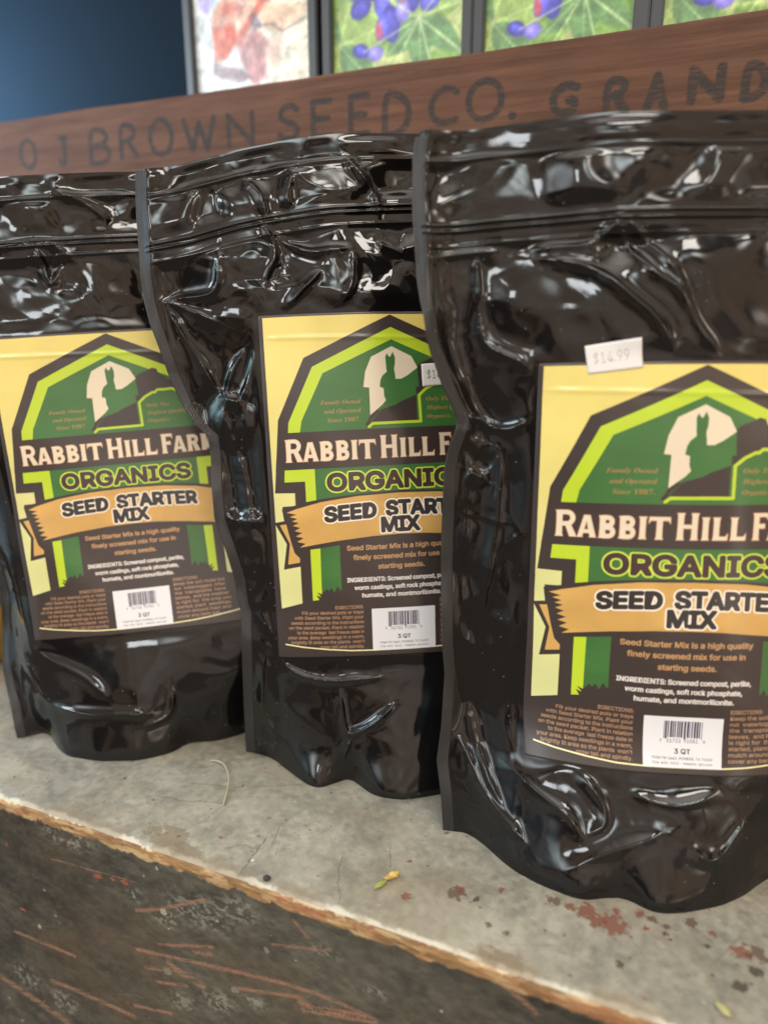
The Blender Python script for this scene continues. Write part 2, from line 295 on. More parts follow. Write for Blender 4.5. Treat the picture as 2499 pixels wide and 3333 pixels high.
# ------------------------------------------------------------------ the printed label (millimetres, origin at the roof apex)
LR = (-82.4, -223.0, 82.4, 1.6)
def paint_label():
    c = Canvas(LR, 8.0)
    DK = rgb(56, 45, 42); LIME = rgb(188, 210, 44); GRN = rgb(58, 108, 50); CRM = rgb(228, 212, 184); TAN = rgb(208, 162, 88)
    yy, xx = np.mgrid[0:c.h, 0:c.w].astype(np.float32)
    U = xx / c.k + c.u0; Vv = yy / c.k + c.v0
    def nz(fu, fv, seed):
        q = 8; n_ = fbm(U[::q, ::q] / fu, Vv[::q, ::q] / fv, seed, 3)
        return np.kron(n_, np.ones((q, q)))[:c.h, :c.w][..., None].astype(np.float32)
    c.img[:] = DK
    n = nz(22, 22, 3)
    t = sstep(-150., -20., Vv)[..., None]; nr = sstep(-80, -20, -np.abs(U))[..., None]
    YEL = (rgb(216, 214, 146) * (1 - t) + rgb(232, 212, 120) * t) * (.97 + .06 * n) - nr * t * .03
    mir = lambda P: [(-x, y) for x, y in P]
    both = lambda P, col: (c.fill(P, col), c.fill(mir(P), col))
    both([(-80, 0.2), (0, 0.2), (0, -.2), (-56, -25.5), (-74, -63.7), (-78.6, -110.5), (-66, -110.9), (-66, -118.9), (-74.9, -120.9), (-73.8, -129), (-79.4, -129.8), (-79.8, -60)], YEL)
    both([(-79.4, -131.4), (-73.0, -144.4), (-75.8, -161.6), (-65, -159.8), (-65, -185.1), (-78.6, -188.6)], YEL)
    both([(-76.7, -131.6), (-72.7, -131.1), (-70.3, -142.7), (-68.3, -150.6), (-65.1, -154.2), (-65.3, -157.1), (-72.9, -158.2), (-71, -144.3)], TAN)
    both([(0, -8), (-51, -31.2), (-67.6, -65.5), (-68.3, -72.9), (-60.9, -72.9), (0, -72.9)], LIME)
    gr = GRN * (.92 + .16 * nz(30, 14, 9))
    both([(0.1, -15.8), (-44.6, -35.6), (-59.4, -64.9), (-60.9, -73), (0.1, -73)], gr)
    # doorway and rabbit
    c.fill([(0, -20.1), (-13.6, -26.5), (-17.8, -35.7), (-19.4, -45.4), (-15.7, -45.8), (-16, -63.5), (-10.5, -59.1), (-7.9, -57.1), (-5.3, -54.3), (-6.3, -51.3), (-6.4, -46.5), (-8.9, -45.6), (-8.2, -41.4), (-6.8, -38.6), (-3.8, -36.2), (-4.1, -32.5), (-4.3, -26.8), (-3.3, -24.6), (-1.7, -26.9), (-.9, -26.5), (.6, -23.7), (2, -27.1), (1.8, -31.1), (1, -34.4), (1.5, -37.7), (1.7, -40.9), (5.5, -40.9), (9.7, -38.8), (16.6, -34), (12.8, -26.6)], CRM)
    c.fill([(14.8, -51.3), (10, -53.2), (4.9, -55), (.6, -57.4), (-8.9, -60), (-15.6, -67.7), (14.8, -67.7)], DK)
    c.fill([(-16.2, -63.5), (-17.5, -66.7), (-19.4, -68.7), (-18.6, -70.2), (-16.5, -69.3), (-15.2, -66.4), (-9.8, -60.8), (-11.4, -59.9)], DK)
    tree = [(17, -46.4), (16.4, -33.2), (19, -30.9), (22.5, -29.6), (26.2, -28.2), (28.7, -26.9), (32.0, -27.8), (33.2, -31.4), (37.1, -33.6), (39.6, -36.5), (44.5, -36.8), (47.5, -40.8), (52, -42), (56, -47), (50, -45.5), (41, -43.2), (32, -43.6), (27, -45.2), (20.2, -49.5), (15, -51.3), (14.8, -46.2)]
    c.fill(tree, DK)
    c.line([(-17.0, -70.6), (-14.4, -68.6), (17, -68.5), (16.8, -51.6), (21.5, -47.6), (27.1, -44.9), (29, -44.9), (31, -43.2), (36, -43.4), (41, -43.0), (46, -45.4), (52, -45.6)], 1.8, LIME)
    c.fill([(-74.6, -72.0), (74.6, -72.0), (77.3, -96), (-77.3, -96)], DK)
    both([(-83, 2), (-80, 2), (-79.4, -190), (-83, -190)], DK)
    # organics band
    arc = lambda a, b, xs: [(x, a + b * x * x) for x in xs]
    xs = np.linspace(-53, 53, 30)
    c.fill([(-53, -95.9), (53, -95.9)] + arc(-112.4, -.00125, xs[::-1]), gr)
    both([(-71.6, -95.9), (-52.8, -95.9), (-52.8, -116), (-59.2, -117), (-59.2, -103.7), (-72.2, -103.7)], LIME)
    # ribbon
    top = [(-74.6, -121), (-67.2, -120.8), (-50.1, -117.5), (-27, -114.7), (0, -113.8), (27, -114.7), (50.1, -117.5), (67.2, -120.8), (74.6, -121)]
    bot = [(-64.9, -147.4), (-51, -144.9), (-40, -143.4), (-18, -141.4), (0, -140.9), (18, -141.4), (40, -143.4), (51, -144.9), (64.9, -147.4)]
    c.fill([(x, y + 1.5) for x, y in top] + [(x, y - 1.7) for x, y in bot[::-1]], DK)
    teeth = [(-65.7, -121.3), (-72.1, -123.5), (-65.9, -125), (-70.3, -126.4), (-65.5, -127.8), (-69, -129.4), (-64.6, -130.5), (-68.6, -132.4), (-64, -133.8), (-67.6, -135.8), (-62.8, -137.3), (-67.1, -139.4), (-62.1, -140.7), (-66.3, -143.1), (-60.9, -144.5), (-64.9, -147)]
    tn = TAN * (.94 + .12 * nz(18, 10, 21))
    c.fill(teeth + bot[1:-1] + mir(teeth)[::-1] + [(x, y) for x, y in top[2:-2][::-1]], tn)
    # strips with grass
    both([(-58.2, -148.6), (-51.8, -148), (-52.2, -179), (-55.3, -177.6), (-52.7, -180.9), (-55.9, -179.5), (-54, -182.8), (-58.2, -183.4)], LIME)
    both([(-51.8, -148), (-39.4, -146.4), (-39.5, -176.8), (-40.5, -176.4), (-42, -173.8), (-44.2, -178), (-46, -174.9), (-47.7, -177), (-49.2, -175.3), (-50.5, -177.1), (-52.1, -178.4)], gr)
    # wording
    T = c.text
    FO = rgb(176, 128, 78)
    def it(st):
        if MATHF is None: return st
        o = ''
        for ch in st:
            if 'A' <= ch <= 'Z': o += chr(0x1D468 + ord(ch) - 65)
            elif 'a' <= ch <= 'z': o += chr(0x1D482 + ord(ch) - 97)
            elif '0' <= ch <= '9': o += chr(0x1D7CE + ord(ch) - 48)
            else: o += ch
        return o
    def line_it(st, y, xr=None, xl=None, w=None):
        if xr is not None: T(it(st), FO, x1=xr, x0=xr - w, base=y, cap=2.7, font=MATHF)
        else: T(it(st), FO, x0=xl, x1=xl + w, base=y, cap=2.7, font=MATHF)
    line_it('Family Owned', -55.4, xr=-21.6, w=25.5); line_it('and Operated', -61.0, xr=-21.6, w=23.4); line_it('Since 1987.', -66.7, xr=-22.4, w=21.0)
    line_it('Only The', -55.4, xl=21.3, w=17); line_it('Highest Quality', -61.0, xl=21.3, w=29); line_it('Organics.', -66.7, xl=21.3, w=16.5)
    # RABBIT HILL FARMS: flared capitals
    def glyph(ch, x, y, w, h, st):
        e = st * .16; sf = st * .20
        def stem(cx, y0=0., y1=1.):
            a = x + cx
            ya, yb = y + y0 * h, y + y1 * h
            return [(a - st / 2 - sf, ya), (a + st / 2 + sf, ya), (a + st / 2 + e * .2, ya + st * .5), (a + st / 2, (ya + yb) / 2), (a + st / 2 + e * .2, yb - st * .5), (a + st / 2 + sf, yb), (a - st / 2 - sf, yb), (a - st / 2 - e * .2, yb - st * .5), (a - st / 2, (ya + yb) / 2), (a - st / 2 - e * .2, ya + st * .5)]
        polys = []; lines = []
        L = st / 2 + sf * .8; Rr = w - st / 2 - sf * .8; t = st * .72
        def bar(xa, xb, ym, fl=0):
            yb = y + ym * h; P = [(x + xa, yb - t / 2), (x + xb, yb - t / 2 - fl), (x + xb, yb + t / 2 + fl), (x + xa, yb + t / 2)]; polys.append(P)
        if ch == 'I': polys.append(stem(w / 2))
        elif ch == 'H': polys += [stem(L), stem(Rr)]; bar(L, Rr, .5)
        elif ch == 'L': polys.append(stem(L)); bar(L, w - .1, t / 2 / h, 0); polys.append([(x + w - st * .5, y), (x + w, y), (x + w + .2, y + t * 1.9), (x + w - st * .35, y + t)])
        elif ch == 'F': polys.append(stem(L)); bar(L, w - .1, 1 - t / 2 / h); bar(L, w * .82, .52, t * .15); polys.append([(x + w - st * .5, y + h), (x + w, y + h), (x + w + .2, y + h - t * 1.9), (x + w - st * .35, y + h - t)])
        elif ch == 'T': polys.append(stem(w / 2)); bar(.1, w - .1, 1 - t / 2 / h); polys.append([(x + w - st * .5, y + h), (x + w, y + h), (x + w + .2, y + h - t * 1.8), (x + w - st * .3, y + h - t)]); polys.append([(x + st * .5, y + h), (x, y + h), (x - .2, y + h - t * 1.8), (x + st * .3, y + h - t)])
        elif ch == 'A':
            polys.append([(x - sf * .3, y), (x + st * 1.1, y), (x + st * .95, y + .3), (x + w / 2, y + h * .8), (x + w / 2, y + h), (x + w / 2 - st * .55, y + h), (x + st * .1, y + .3)])
            polys.append([(x + w + sf * .3, y), (x + w - st * 1.3, y), (x + w - st * 1.1, y + .3), (x + w / 2 - st * .1, y + h * .78), (x + w / 2 - st * .1, y + h), (x + w / 2 + st * .55, y + h), (x + w - st * .05, y + .3)])
            bar(w * .22, w * .78, .27)
        elif ch in 'BR':
            polys.append(stem(L))
            def bowl(y0, y1, xr):
                ym = (y0 + y1) / 2; ry = (y1 - y0) / 2 - t / 2 / h
                pts = [(x + L, y + (y1 - t / 2 / h) * h)]
                for a_ in np.linspace(np.pi / 2, -np.pi / 2, 12): pts.append((x + xr - ry * h * .9 - st / 2 + np.cos(a_) * ry * h * .9, y + ym * h + np.sin(a_) * ry * h))
                pts.append((x + L, y + (y0 + t / 2 / h) * h)); lines.append((pts, st * .86))
            if ch == 'B': bowl(.0, .55, w); bowl(.47, 1., w * .94)
            else:
                bowl(.42, 1., w * .97)
                polys.append([(x + w * .45, y + h * .5), (x + w * .45 + st, y + h * .5), (x + w + sf, y), (x + w - st * .9 - sf, y)])
        elif ch == 'M':
            polys += [stem(L), stem(Rr)]
            polys.append([(x + L - st * .4, y + h), (x + L + st * .7, y + h), (x + w / 2 + st * .1, y + h * .2), (x + w / 2 - st * .3, y + h * .05)])
            polys.append([(x + Rr + st * .4, y + h), (x + Rr - st * .7, y + h), (x + w / 2 - st * .1, y + h * .2), (x + w / 2 + st * .3, y + h * .05)])
        elif ch == 'S':
            pts = []
            for a_ in np.linspace(.25, 1.5, 9) * np.pi: pts.append((x + w / 2 + np.cos(a_) * (w / 2 - st / 2), y + h * .74 + np.sin(a_) * (h * .26 - t / 2)))
            for a_ in np.linspace(.5, -.75, 9) * np.pi: pts.append((x + w / 2 + np.cos(a_) * (w / 2 - st / 2), y + h * .26 + np.sin(a_) * (h * .26 - t / 2)))
            lines.append((pts, st * .82))
            polys.append([(x + w * .8, y + h * .7), (x + w * .97, y + h * .7), (x + w * .97, y + h * 1.0), (x + w * .86, y + h * .93)])
            polys.append([(x + w * .2, y + h * .3), (x + .0, y + h * .3), (x + .0, y), (x + w * .14, y + h * .07)])
        return polys, lines
    def word(spec, grow, col):
        for ch, x, w, h in spec:
            P, Ls = glyph(ch, x, -90.9, w, h, 2.8)
            for p in P:
                pp = np.array(p)
                if grow: c.line(p, grow * 2, col, closed=True)
                # orient ccw so overlaps add
                c.fill(pp, col)
            for pts, wd in Ls: c.line(pts, wd + grow * 2, col)
    sm = 12.2; bg = 14.4
    spec = [('R', -70.4, 10.2, bg), ('A', -59.6, 9.6, sm), ('B', -48.8, 8.4, sm), ('B', -38.8, 8.4, sm), ('I', -29.0, 3.8, sm), ('T', -24.0, 10.4, sm),
            ('H', -10.2, 10.8, bg), ('I', 2.4, 3.8, sm), ('L', 8.0, 7.6, sm), ('L', 17.0, 8.0, sm),
            ('F', 28.8, 8.0, bg), ('A', 36.8, 9.6, sm), ('R', 47.4, 8.6, sm), ('M', 57.6, 9.6, sm), ('S', 68.6, 5.6, sm)]
    word(spec, .35, rgb(170, 104, 64)); word(spec, 0., CRM)
    T('ORGANICS', rgb(62, 42, 40), x0=-44.8, x1=46.8, base=-110.2, cap=10.4, font=INTER, bold=.88, outline=.925, ocol=rgb(206, 222, 72))
    T('SEED', rgb(44, 38, 38), x0=-47.6, x1=-15.6, base=-128.4, cap=8.8, font=INTER, bold=.88, outline=.92, ocol=rgb(244, 232, 214), arc=.0009)
    T('STARTER', rgb(44, 38, 38), x0=-8.2, x1=49.0, base=-128.0, cap=8.8, font=INTER, bold=.88, outline=.92, ocol=rgb(244, 232, 214), arc=.0009)
    T('MIX', rgb(44, 38, 38), x0=-11.6, x1=12.6, base=-138.6, cap=8.8, font=INTER, bold=.88, outline=.92, ocol=rgb(244, 232, 214))
    BR = rgb(192, 146, 98)
    for st, y, a, b in [('Seed Starter Mix is a high quality', -150.2, -34.8, 33.8), ('finely screened mix for use in', -156.6, -31, 30), ('starting seeds.', -163.2, -15.2, 15)]:
        T(st, BR, x0=a, x1=b, base=y, cap=3.1, font=INTER, bold=.17)
    for st, y, a, b in [('INGREDIENTS: Screened compost, perlite,', -171.5, -35.6, 34.2), ('worm castings, soft rock phosphate,', -176.9, -31, 29.6), ('humate, and montmorillonite.', -182.2, -26.2, 25.4)]:
        T(st, rgb(226, 218, 210), x0=a, x1=b, base=y, cap=2.8, font=INTER, bold=.18)
    DR = rgb(176, 134, 100)
    dl = ['DIRECTIONS:', 'Fill your desired pots or trays', 'with Seed Starter Mix. Plant your', 'seeds according to the instructions', 'on the seed packet. Plant in relation', 'to the average  last freeze date in', 'your area. Keep seedlings in a warm,', "brightly lit area so the plants  won't", 'grow tall and spindly.']
    wl = [18, 39.5, 44.5, 47, 48.5, 43.5, 49.6, 47.5, 29]
    for i, (st, w) in enumerate(zip(dl, wl)): T(st, DR, x0=-26 - w, x1=-26, base=-189.6 - i * 3.42, cap=2.15, font=INTER, bold=.09)
    dr = ['DIRECTIONS:', 'Keep the soil moist but', 'not  waterlogged. After', 'the  transplants  have', 'leaves,  and the weather', 'is right for  the crop you', 'started, plant  seedlings,', 'mulch around them and', 'cover any bare soil.']
    wr = [18, 38, 38, 38, 40, 41, 41, 40, 32]
    for i, (st, w) in enumerate(zip(dr, wr)): T(st, DR, x0=24.4, x1=24.4 + w, base=-187.6 - i * 3.5, cap=2.15, font=INTER, bold=.09)
    # closing line and barcode box
    c.line([(-77.2, -213.8), (-66, -215.8), (-50, -217.7), (-35, -218.9), (-20, -219.1), (0, -219.0), (20, -218.8), (35, -218.2), (50, -216.9), (66, -215.0), (77.2, -213.2)], .9, rgb(238, 230, 170))
    c.fill([(-20.6, -190.3), (21, -190.3), (20.8, -219.2), (-20.6, -219.3)], rgb(228, 226, 228))
    r2 = np.random.default_rng(11); x = -9.9
    widths = []
    while x < 10.:
        w = .33 * r2.integers(1, 4); g = .33 * r2.integers(1, 3)
        lo = -203.2 if (x < -8.6 or abs(x) < .7 or x > 8.6) else -202.4
        c.fill([(x, -192.8), (x + w, -192.8), (x + w, lo), (x, lo)], rgb(58, 46, 70)); x += w + g
    K = rgb(64, 60, 66)
    T('7', K, x0=-12, base=-205.3, cap=1.7, font=INTER); T('31732', K, x0=-8.4, x1=-.8, base=-205.3, cap=2.0, font=INTER); T('91051', K, x0=.9, x1=8.2, base=-205.2, cap=2.0, font=INTER); T('9', K, x0=10.9, base=-205.2, cap=1.7, font=INTER)
    T('3 QT', K, x0=-4, x1=4.4, base=-211.5, cap=2.7, font=INTER, bold=.12)
    T('7588 FM 2449, PONDER, TX 76259', K, x0=-15.9, x1=16, base=-214.8, cap=1.35, font=INTER); T('214-436-3616 - maestro-gro.com', K, x0=-15.6, x1=15.8, base=-217.4, cap=1.35, font=INTER)
    a = c.down()
    return a
# ------------------------------------------------------------------ camera
CAMZ = .305
YAW, PITCH = R_(22.5), R_(14.962)
cam = bpy.data.cameras.new('camera'); co = bpy.data.objects.new('camera', cam); link(co)
co.location = (0, 0, CAMZ); co.rotation_euler = (R_(90) - PITCH, 0, YAW)
cam.sensor_fit = 'VERTICAL'; cam.sensor_height = 36; cam.sensor_width = 27
cam.lens = 1517.98 / 2212 * 36
cam.clip_start = .01; cam.clip_end = 60
cam.dof.use_dof = True; cam.dof.focus_distance = .437; cam.dof.aperture_fstop = 3.0
scn.camera = co
scn.view_settings.view_transform = 'Standard'
try: scn.view_settings.look = 'None'
except Exception: pass
scn.view_settings.gamma = 1; scn.view_settings.exposure = 0
scn.cycles.use_denoising = True
scn.cycles.max_bounces = 8

# ------------------------------------------------------------------ pouches
def rotm(yw, ln, ro):
    c, s = math.cos, math.sin
    Rz = np.array([[c(yw), -s(yw), 0], [s(yw), c(yw), 0], [0, 0, 1]])
    Rx = np.array([[1, 0, 0], [0, c(ln), -s(ln)], [0, s(ln), c(ln)]])
    Ry = np.array([[c(ro), 0, s(ro)], [0, 1, 0], [-s(ro), 0, c(ro)]])
    return Rz @ Rx @ Ry

def polydist(x, z, P):
    """distance to a polyline and parameter 0..1 along it"""
    best = np.full(x.shape, 9.); par = np.zeros(x.shape); polydist.side = np.zeros(x.shape)
    P = np.asarray(P); L = np.hypot(*(P[1:] - P[:-1]).T); tot = L.sum(); acc = 0
    for (a, b, l) in zip(P[:-1], P[1:], L):
        if l < 1e-6: continue
        d = (b - a) / l
        t = np.clip((x - a[0]) * d[0] + (z - a[1]) * d[1], 0, l)
        dd = np.hypot(x - a[0] - d[0] * t, z - a[1] - d[1] * t)
        m = dd < best
        polydist.side = np.where(m, (x - a[0]) * d[1] - (z - a[1]) * d[0], polydist.side)
        best = np.where(m, dd, best); par = np.where(m, (acc + t) / tot, par); acc += l
    return best, par

def trinoise(x, y, seed=0):
    """linear interpolation over a triangular lattice: flat facets meeting in sharp creases"""
    a = x + y * .57735; b = y * 1.1547
    i = np.floor(a).astype(int); j = np.floor(b).astype(int); u = a - i; v = b - j
    h = lambda p, q: _tab[(q + seed * 37) % 512, (p + seed * 91) % 512]
    lowr = u + v < 1
    return np.where(lowr, h(i, j) * (1 - u - v) + h(i + 1, j) * u + h(i, j + 1) * v, h(i + 1, j + 1) * (u + v - 1) + h(i + 1, j) * (1 - v) + h(i, j + 1) * (1 - u))

def smooth_line(P, n=3):
    P = np.asarray(P, float)
    for _ in range(n):
        if len(P) < 3: return P
        Q = [P[0]]
        for a, b in zip(P[:-1], P[1:]): Q += [a * .75 + b * .25, a * .25 + b * .75]
        Q.append(P[-1]); P = np.array(Q)
    return P

class Pouch:
    def __init__(s, d, scale=1., seed=1, crease=(.0155, .044), crumple=1.):
        s.cr = crumple
        s.q = d['q']; s.sc = scale; s.seed = seed; s.crease = crease
        s.R = rotm(*s.q[3:6]); s.o = np.array(s.q[:3])
        s.k, s.l, s.m = s.q[6:9]
        sm = np.array(d['seam']); o = np.argsort(sm[:, 0]); s.sz = sm[o, 0]; s.sx = sm[o, 1]
        s.top = np.array(d['top']); f = np.array(d['foot']); s.fx = f[:, 0]; s.fy = f[:, 1]
        s.rid = [(smooth_line(r), 1) for r in d['rid']]
        s.rs = np.random.default_rng(seed)
        s.rw = [(s.rs.uniform(.0026, .0050), s.rs.uniform(.0026, .0046)) for _ in s.rid]
    def seam_depth(s, z): return np.interp(z, [-.31, -.2, -.08, -.03, .03, .12], [.048, .040, .034, .028, .014, .010])
    def xl(s, z): return np.interp(z, s.sz, s.sx)
    def xr(s, z): return np.interp(z, [-.31, -.28, -.2, -.1, -.05, 0, .04, .12], [.128, .126, .124, .120, .124, .138, .146, .148]) + .0015 * np.sin(z * 60 + s.seed)
    def zt(s, x):
        a = (s.top[-1, 1] - s.top[-2, 1]) / (s.top[-1, 0] - s.top[-2, 0])
        z = np.interp(x, s.top[:, 0], s.top[:, 1])
        z = np.where(x > s.top[-1, 0], s.top[-1, 1] + (x - s.top[-1, 0]) * a * .3, z)
        a0 = (s.top[1, 1] - s.top[0, 1]) / (s.top[1, 0] - s.top[0, 0]) if s.top[0, 0] > -.1 else 0
        return np.where(x < s.top[0, 0], s.top[0, 1] + (x - s.top[0, 0]) * min(a0, .06), z)
    def yb(s, x, h=None):
        g = np.linspace(-.2, .2, 401); r = np.interp(g, s.fx, s.fy)
        k_ = np.exp(-(np.arange(-16, 17) / 5.) ** 2); k_ /= k_.sum()
        raw = np.interp(x, g, np.convolve(np.pad(r, 16, mode='edge'), k_, 'valid'))
        if h is None: return raw
        k_ = np.exp(-(np.arange(-60, 61) / 22.) ** 2); k_ /= k_.sum()
        sm_ = np.convolve(np.pad(r, 60, mode='edge'), k_, 'valid')
        q = sstep(.028, .0, h)
        return raw * q + np.interp(x, g, sm_) * (1 - q)
    def zb(s, x, y=None):
        y = s.yb(x) if y is None else y
        R = s.R
        return -(R[2, 0] * x + R[2, 1] * y + s.o[2] + CAMZ / s.sc) / R[2, 2]
    def surf(s, x, z, lab=False):
        k = s.k; sd = s.seed
        fade = sstep(.045, -.02, z)
        zz = np.minimum(z, 0.)
        core = 10 * k * x * x * (.35 + .65 * fade) + 10 * s.l * zz ** 2 + 10 * s.m * x * zz
        core = core + (1 - fade) * (.004 + .003 * np.sin(x * 24 + sd))
        el = x - s.xl(z); er = s.xr(z) - x
        w = np.exp(-(np.maximum(el, 0) / .017) ** 2); core = core * (1 - w) + s.seam_depth(z) * w
        w = np.exp(-(np.maximum(er, 0) / .017) ** 2); core = core * (1 - w) + s.seam_depth(z) * w
        h = z - s.zb(x)
        wb = sstep(.095, 0., h)
        Y = core * (1 - wb) + s.yb(x, h) * wb
        # label plate mask (0 inside, 1 outside)
        dx = np.maximum(np.abs(x) - .0824, 0); dz = np.maximum(np.maximum(z - .0016, -.223 - z), 0)
        dl = np.hypot(dx, dz); L = sstep(0., .012, dl)
        edge = .12 + .88 * sstep(.003, .013, np.minimum(el, er))
        v = s.zt(x) - z
        W = np.zeros_like(x)
        # designed folds
        wx0 = fbm(x * 26, z * 26, sd + 21, 2, .25) - .5; wz0 = fbm(x * 26, z * 26, sd + 22, 2, .25) - .5
        for (P, _), (wd, am) in zip(s.rid, s.rw):
            lo = P.min(0) - .065; hi = P.max(0) + .065
            msk = (x > lo[0]) & (x < hi[0]) & (z > lo[1]) & (z < hi[1])
            if not msk.any(): continue
            d, t = polydist(x[msk] + (wx0[msk]) * .010, z[msk] + (wz0[msk]) * .010, P)
            tp = np.clip(np.sin(np.pi * np.clip(t * .94 + .03, 0, 1)) * 1.7, 0, 1)
            q_ = polydist.side                              # a fold: steeper on one side, a longer flank on the other
            wq_ = wd * (.85 + .95 * sstep(-.0012, .0012, q_)); de = np.sqrt(d * d + 1.2e-7)
            W[msk] += tp * am * 1.05 * sstep(.003, .030, h[msk]) * (np.exp(-de / wq_) * 1.15 - .50 * np.exp(-(d / (wd * 3.3)) ** 2)) * sstep(.055, .035, d)
        # free crumple: warped ridged noise
        wx = fbm(x * 22, z * 22, sd + 1, 2) - .5; wz = fbm(x * 22, z * 22, sd + 2, 2) - .5
        a = fbm(x * 19 + wx * 2.0, z * 19 + wz * 2.0, sd + 3, 2, .35)
        rd = 1 - np.sqrt((2 * a - 1) ** 2 * 6 + .0015)
        b = fbm(x * 13 + wx, z * 13 + wz, sd + 4, 2)
        low = sstep(.075, .115, v)
        upper = sstep(.052, .062, v) * sstep(-.025, .02, z)
        side = sstep(.083, .09, np.abs(x)) * sstep(.02, -.03, z)
        bott = sstep(-.222, -.236, z) * sstep(.012, .05, h)
        tw = fbm(x * 34 + 3, z * 34, sd + 13, 2) - .5; tq = fbm(x * 34 + 9, z * 34 + 5, sd + 14, 2) - .5
        f1 = trinoise(x * 38 + tw * 1.5, z * 34 + tq * 1.5, sd) - .5; f2 = trinoise(x * 95 + tw * 2, z * 88 + tq * 2, sd + 2) - .5
        calm = sstep(.35, .6, fbm(x * 11, z * 11, sd + 15, 2))
        W += ((b - .5) * .0125 + (rd * .0007 + f1 * .0046 * (.2 + .8 * calm) + f2 * .0006 * calm) * s.cr) * (upper * .9 + bott * .42)
        W += side * (f1 * .0020 + f2 * .0003) * s.cr * (1 - bott)
        # long vertical folds beside the label
        c_ = fbm(x * 40 + wx * 1.5, z * 9 + wz * 1.5, sd + 5, 2, .4); W += side * ((c_ - .5) * .0080 + .0004 * rd) * (1 - .4 * bott)
        # dimples between top crease and zip
        v1, v2 = s.crease
        zone = sstep(v1, v1 + .006, v) * sstep(v2 - .003, v2 - .012, v)
        dm = fbm(x * 33 + wx * 1.6, v * 22 + 7 + wz, sd + 6, 2, .35)
        W += zone * ((dm - .5) * .0090 + (f1 * .0022 + f2 * .0004) * s.cr)
        zone0 = sstep(.001, .006, v) * sstep(v1, v1 - .005, v)
        W += zone0 * (fbm(x * 26, v * 30, sd + 7, 2) - .5) * .006
        W += .0012 * np.exp(-((v - v1) / .0011) ** 2) * (.35 + .9 * vnoise(x * 30, x * 0, sd + 8))
        for q_, am in ((0, .0011), (.0032, .0011), (.0105, .0007)):
            W += am * np.exp(-((v - v2 - q_) / .0008) ** 2)
        zb_ = np.exp(-((v - v2 - .003) / .006) ** 2)
        W = W * (1 - .0 * zb_)
        amp = (L * .97 + .0) * edge
        # very gentle buckling under the label paper
        Wl = (fbm(x * 18, z * 14, sd + 9, 2) - .5) * .0040 + (trinoise(x * 21 + .3, z * 17, sd + 4) - .5) * .0011 + .00045 * np.exp(-((z + .0145 + .03 * x) / .0012) ** 2) * sstep(-.082, -.07, x)
        Y = Y - W * amp - Wl
        Y = Y + .0038 * (1 - sstep(0., .0085, np.maximum(el, 0))) * sstep(.10, .06, v)
        # the sealed edge ripples
        Y = Y + np.exp(-(np.maximum(el, 0) / .012) ** 2) * .004 * (fbm(z * 22, z * 0 + 3, sd + 10, 2) - .5) * 2
        return Y
    def thick(s, x, z):
        u = np.clip((x - s.xl(z)) / (s.xr(z) - s.xl(z)), 0, 1) * 2 - 1
        T = .078 * sstep(.035, -.17, z)
        return .0006 + T * (1 - np.abs(u) ** 2.6)
    def world(s, x, y, z):
        P = np.stack([x, y, z], -1).reshape(-1, 3)
        return ((P @ s.R.T + s.o) * s.sc) + np.array([0, 0, CAMZ])
    def grid(s, nu, nv, s0=0., s1=1., t0=0., t1=1.):
        S, T = np.meshgrid(np.linspace(s0, s1, nu), np.linspace(t0, t1, nv))
        x = -.13 + .26 * S; z = -.3 + .4 * T
        for _ in range(5):
            x = s.xl(z) * (1 - S) + s.xr(z) * S
            z = s.zb(x) * (1 - T) + s.zt(x) * T
        return x, z
    def build(s, label, label_img_mat, mats, tagspec=None):
        x0, z0 = 0., s.zb(np.array([0.]))[0]
        base = s.world(np.array([0.]), np.array([.03]), np.array([z0]))[0]; base[2] = 0
        root = empty('stand_up_pouch', tuple(base)); tag(root, label, 'pouch', 'black seed mix pouches')
        nu, nv = 380, 540
        x, z = s.grid(nu, nv); y = s.surf(x, z)
        # round the top corner slightly
        mesh_np('front_panel', s.world(x, y, z), grid_faces(nu, nv), mats['film'], root, origin=base, uv=np.stack([x.ravel(), z.ravel()], 1))
        nb, mb = 120, 170
        xb, zb = s.grid(nb, mb); yf = s.surf(xb, zb); th = s.thick(xb, zb)
        hb = zb - s.zb(xb); yk = yf + th + (fbm(xb * 20, zb * 20, s.seed + 30, 2) - .5) * .006 * np.clip(th / .02, 0, 1)
        yk = np.maximum(yk, yf + .0005)
        # foot of the back panel also meets the shelf
        zk = zb.copy(); w = sstep(.05, 0, hb)
        zk = zb + w * (s.zb(xb, yk) - s.zb(xb))
        Vb = s.world(xb, yk, zk)
        F = grid_faces(nb, mb, flip=True)
        # base gusset joins the two foot edges
        Vf = s.world(xb[0], yf[0], s.zb(xb[0], yf[0])); n0 = len(Vb)
        V = np.concatenate([Vb, Vf]); i = np.arange(nb - 1)
        F = np.concatenate([F, np.stack([i, i + 1, n0 + i + 1, n0 + i], 1)])
        mesh_np('back_panel', V, F, mats['film'], root, origin=base)
        # heat-sealed side strips
        for side in (0, 1):
            n1, m1 = 14, 540
            W = .0068
            S, T = np.meshgrid(np.linspace(0, 1, n1), np.linspace(0, 1, m1))
            xs, zs = s.grid(n1, m1, 0, 0) if side == 0 else s.grid(n1, m1, 1, 1)
            xs = xs + (S * W + .0 if side == 0 else -(1 - S) * W)
            xs = xs + (-.0003 if side == 0 else .0003)
            ys = s.surf(xs, zs)
            Vs1 = s.world(xs, ys - .00018, zs); Vs2 = s.world(xs, ys + .0006, zs)
            g = grid_faces(n1, m1); n = len(Vs1)
            per = np.concatenate([np.arange(n1), np.arange(1, m1) * n1 + n1 - 1, (m1 - 1) * n1 + np.arange(n1 - 2, -1, -1), np.arange(m1 - 2, 0, -1) * n1])
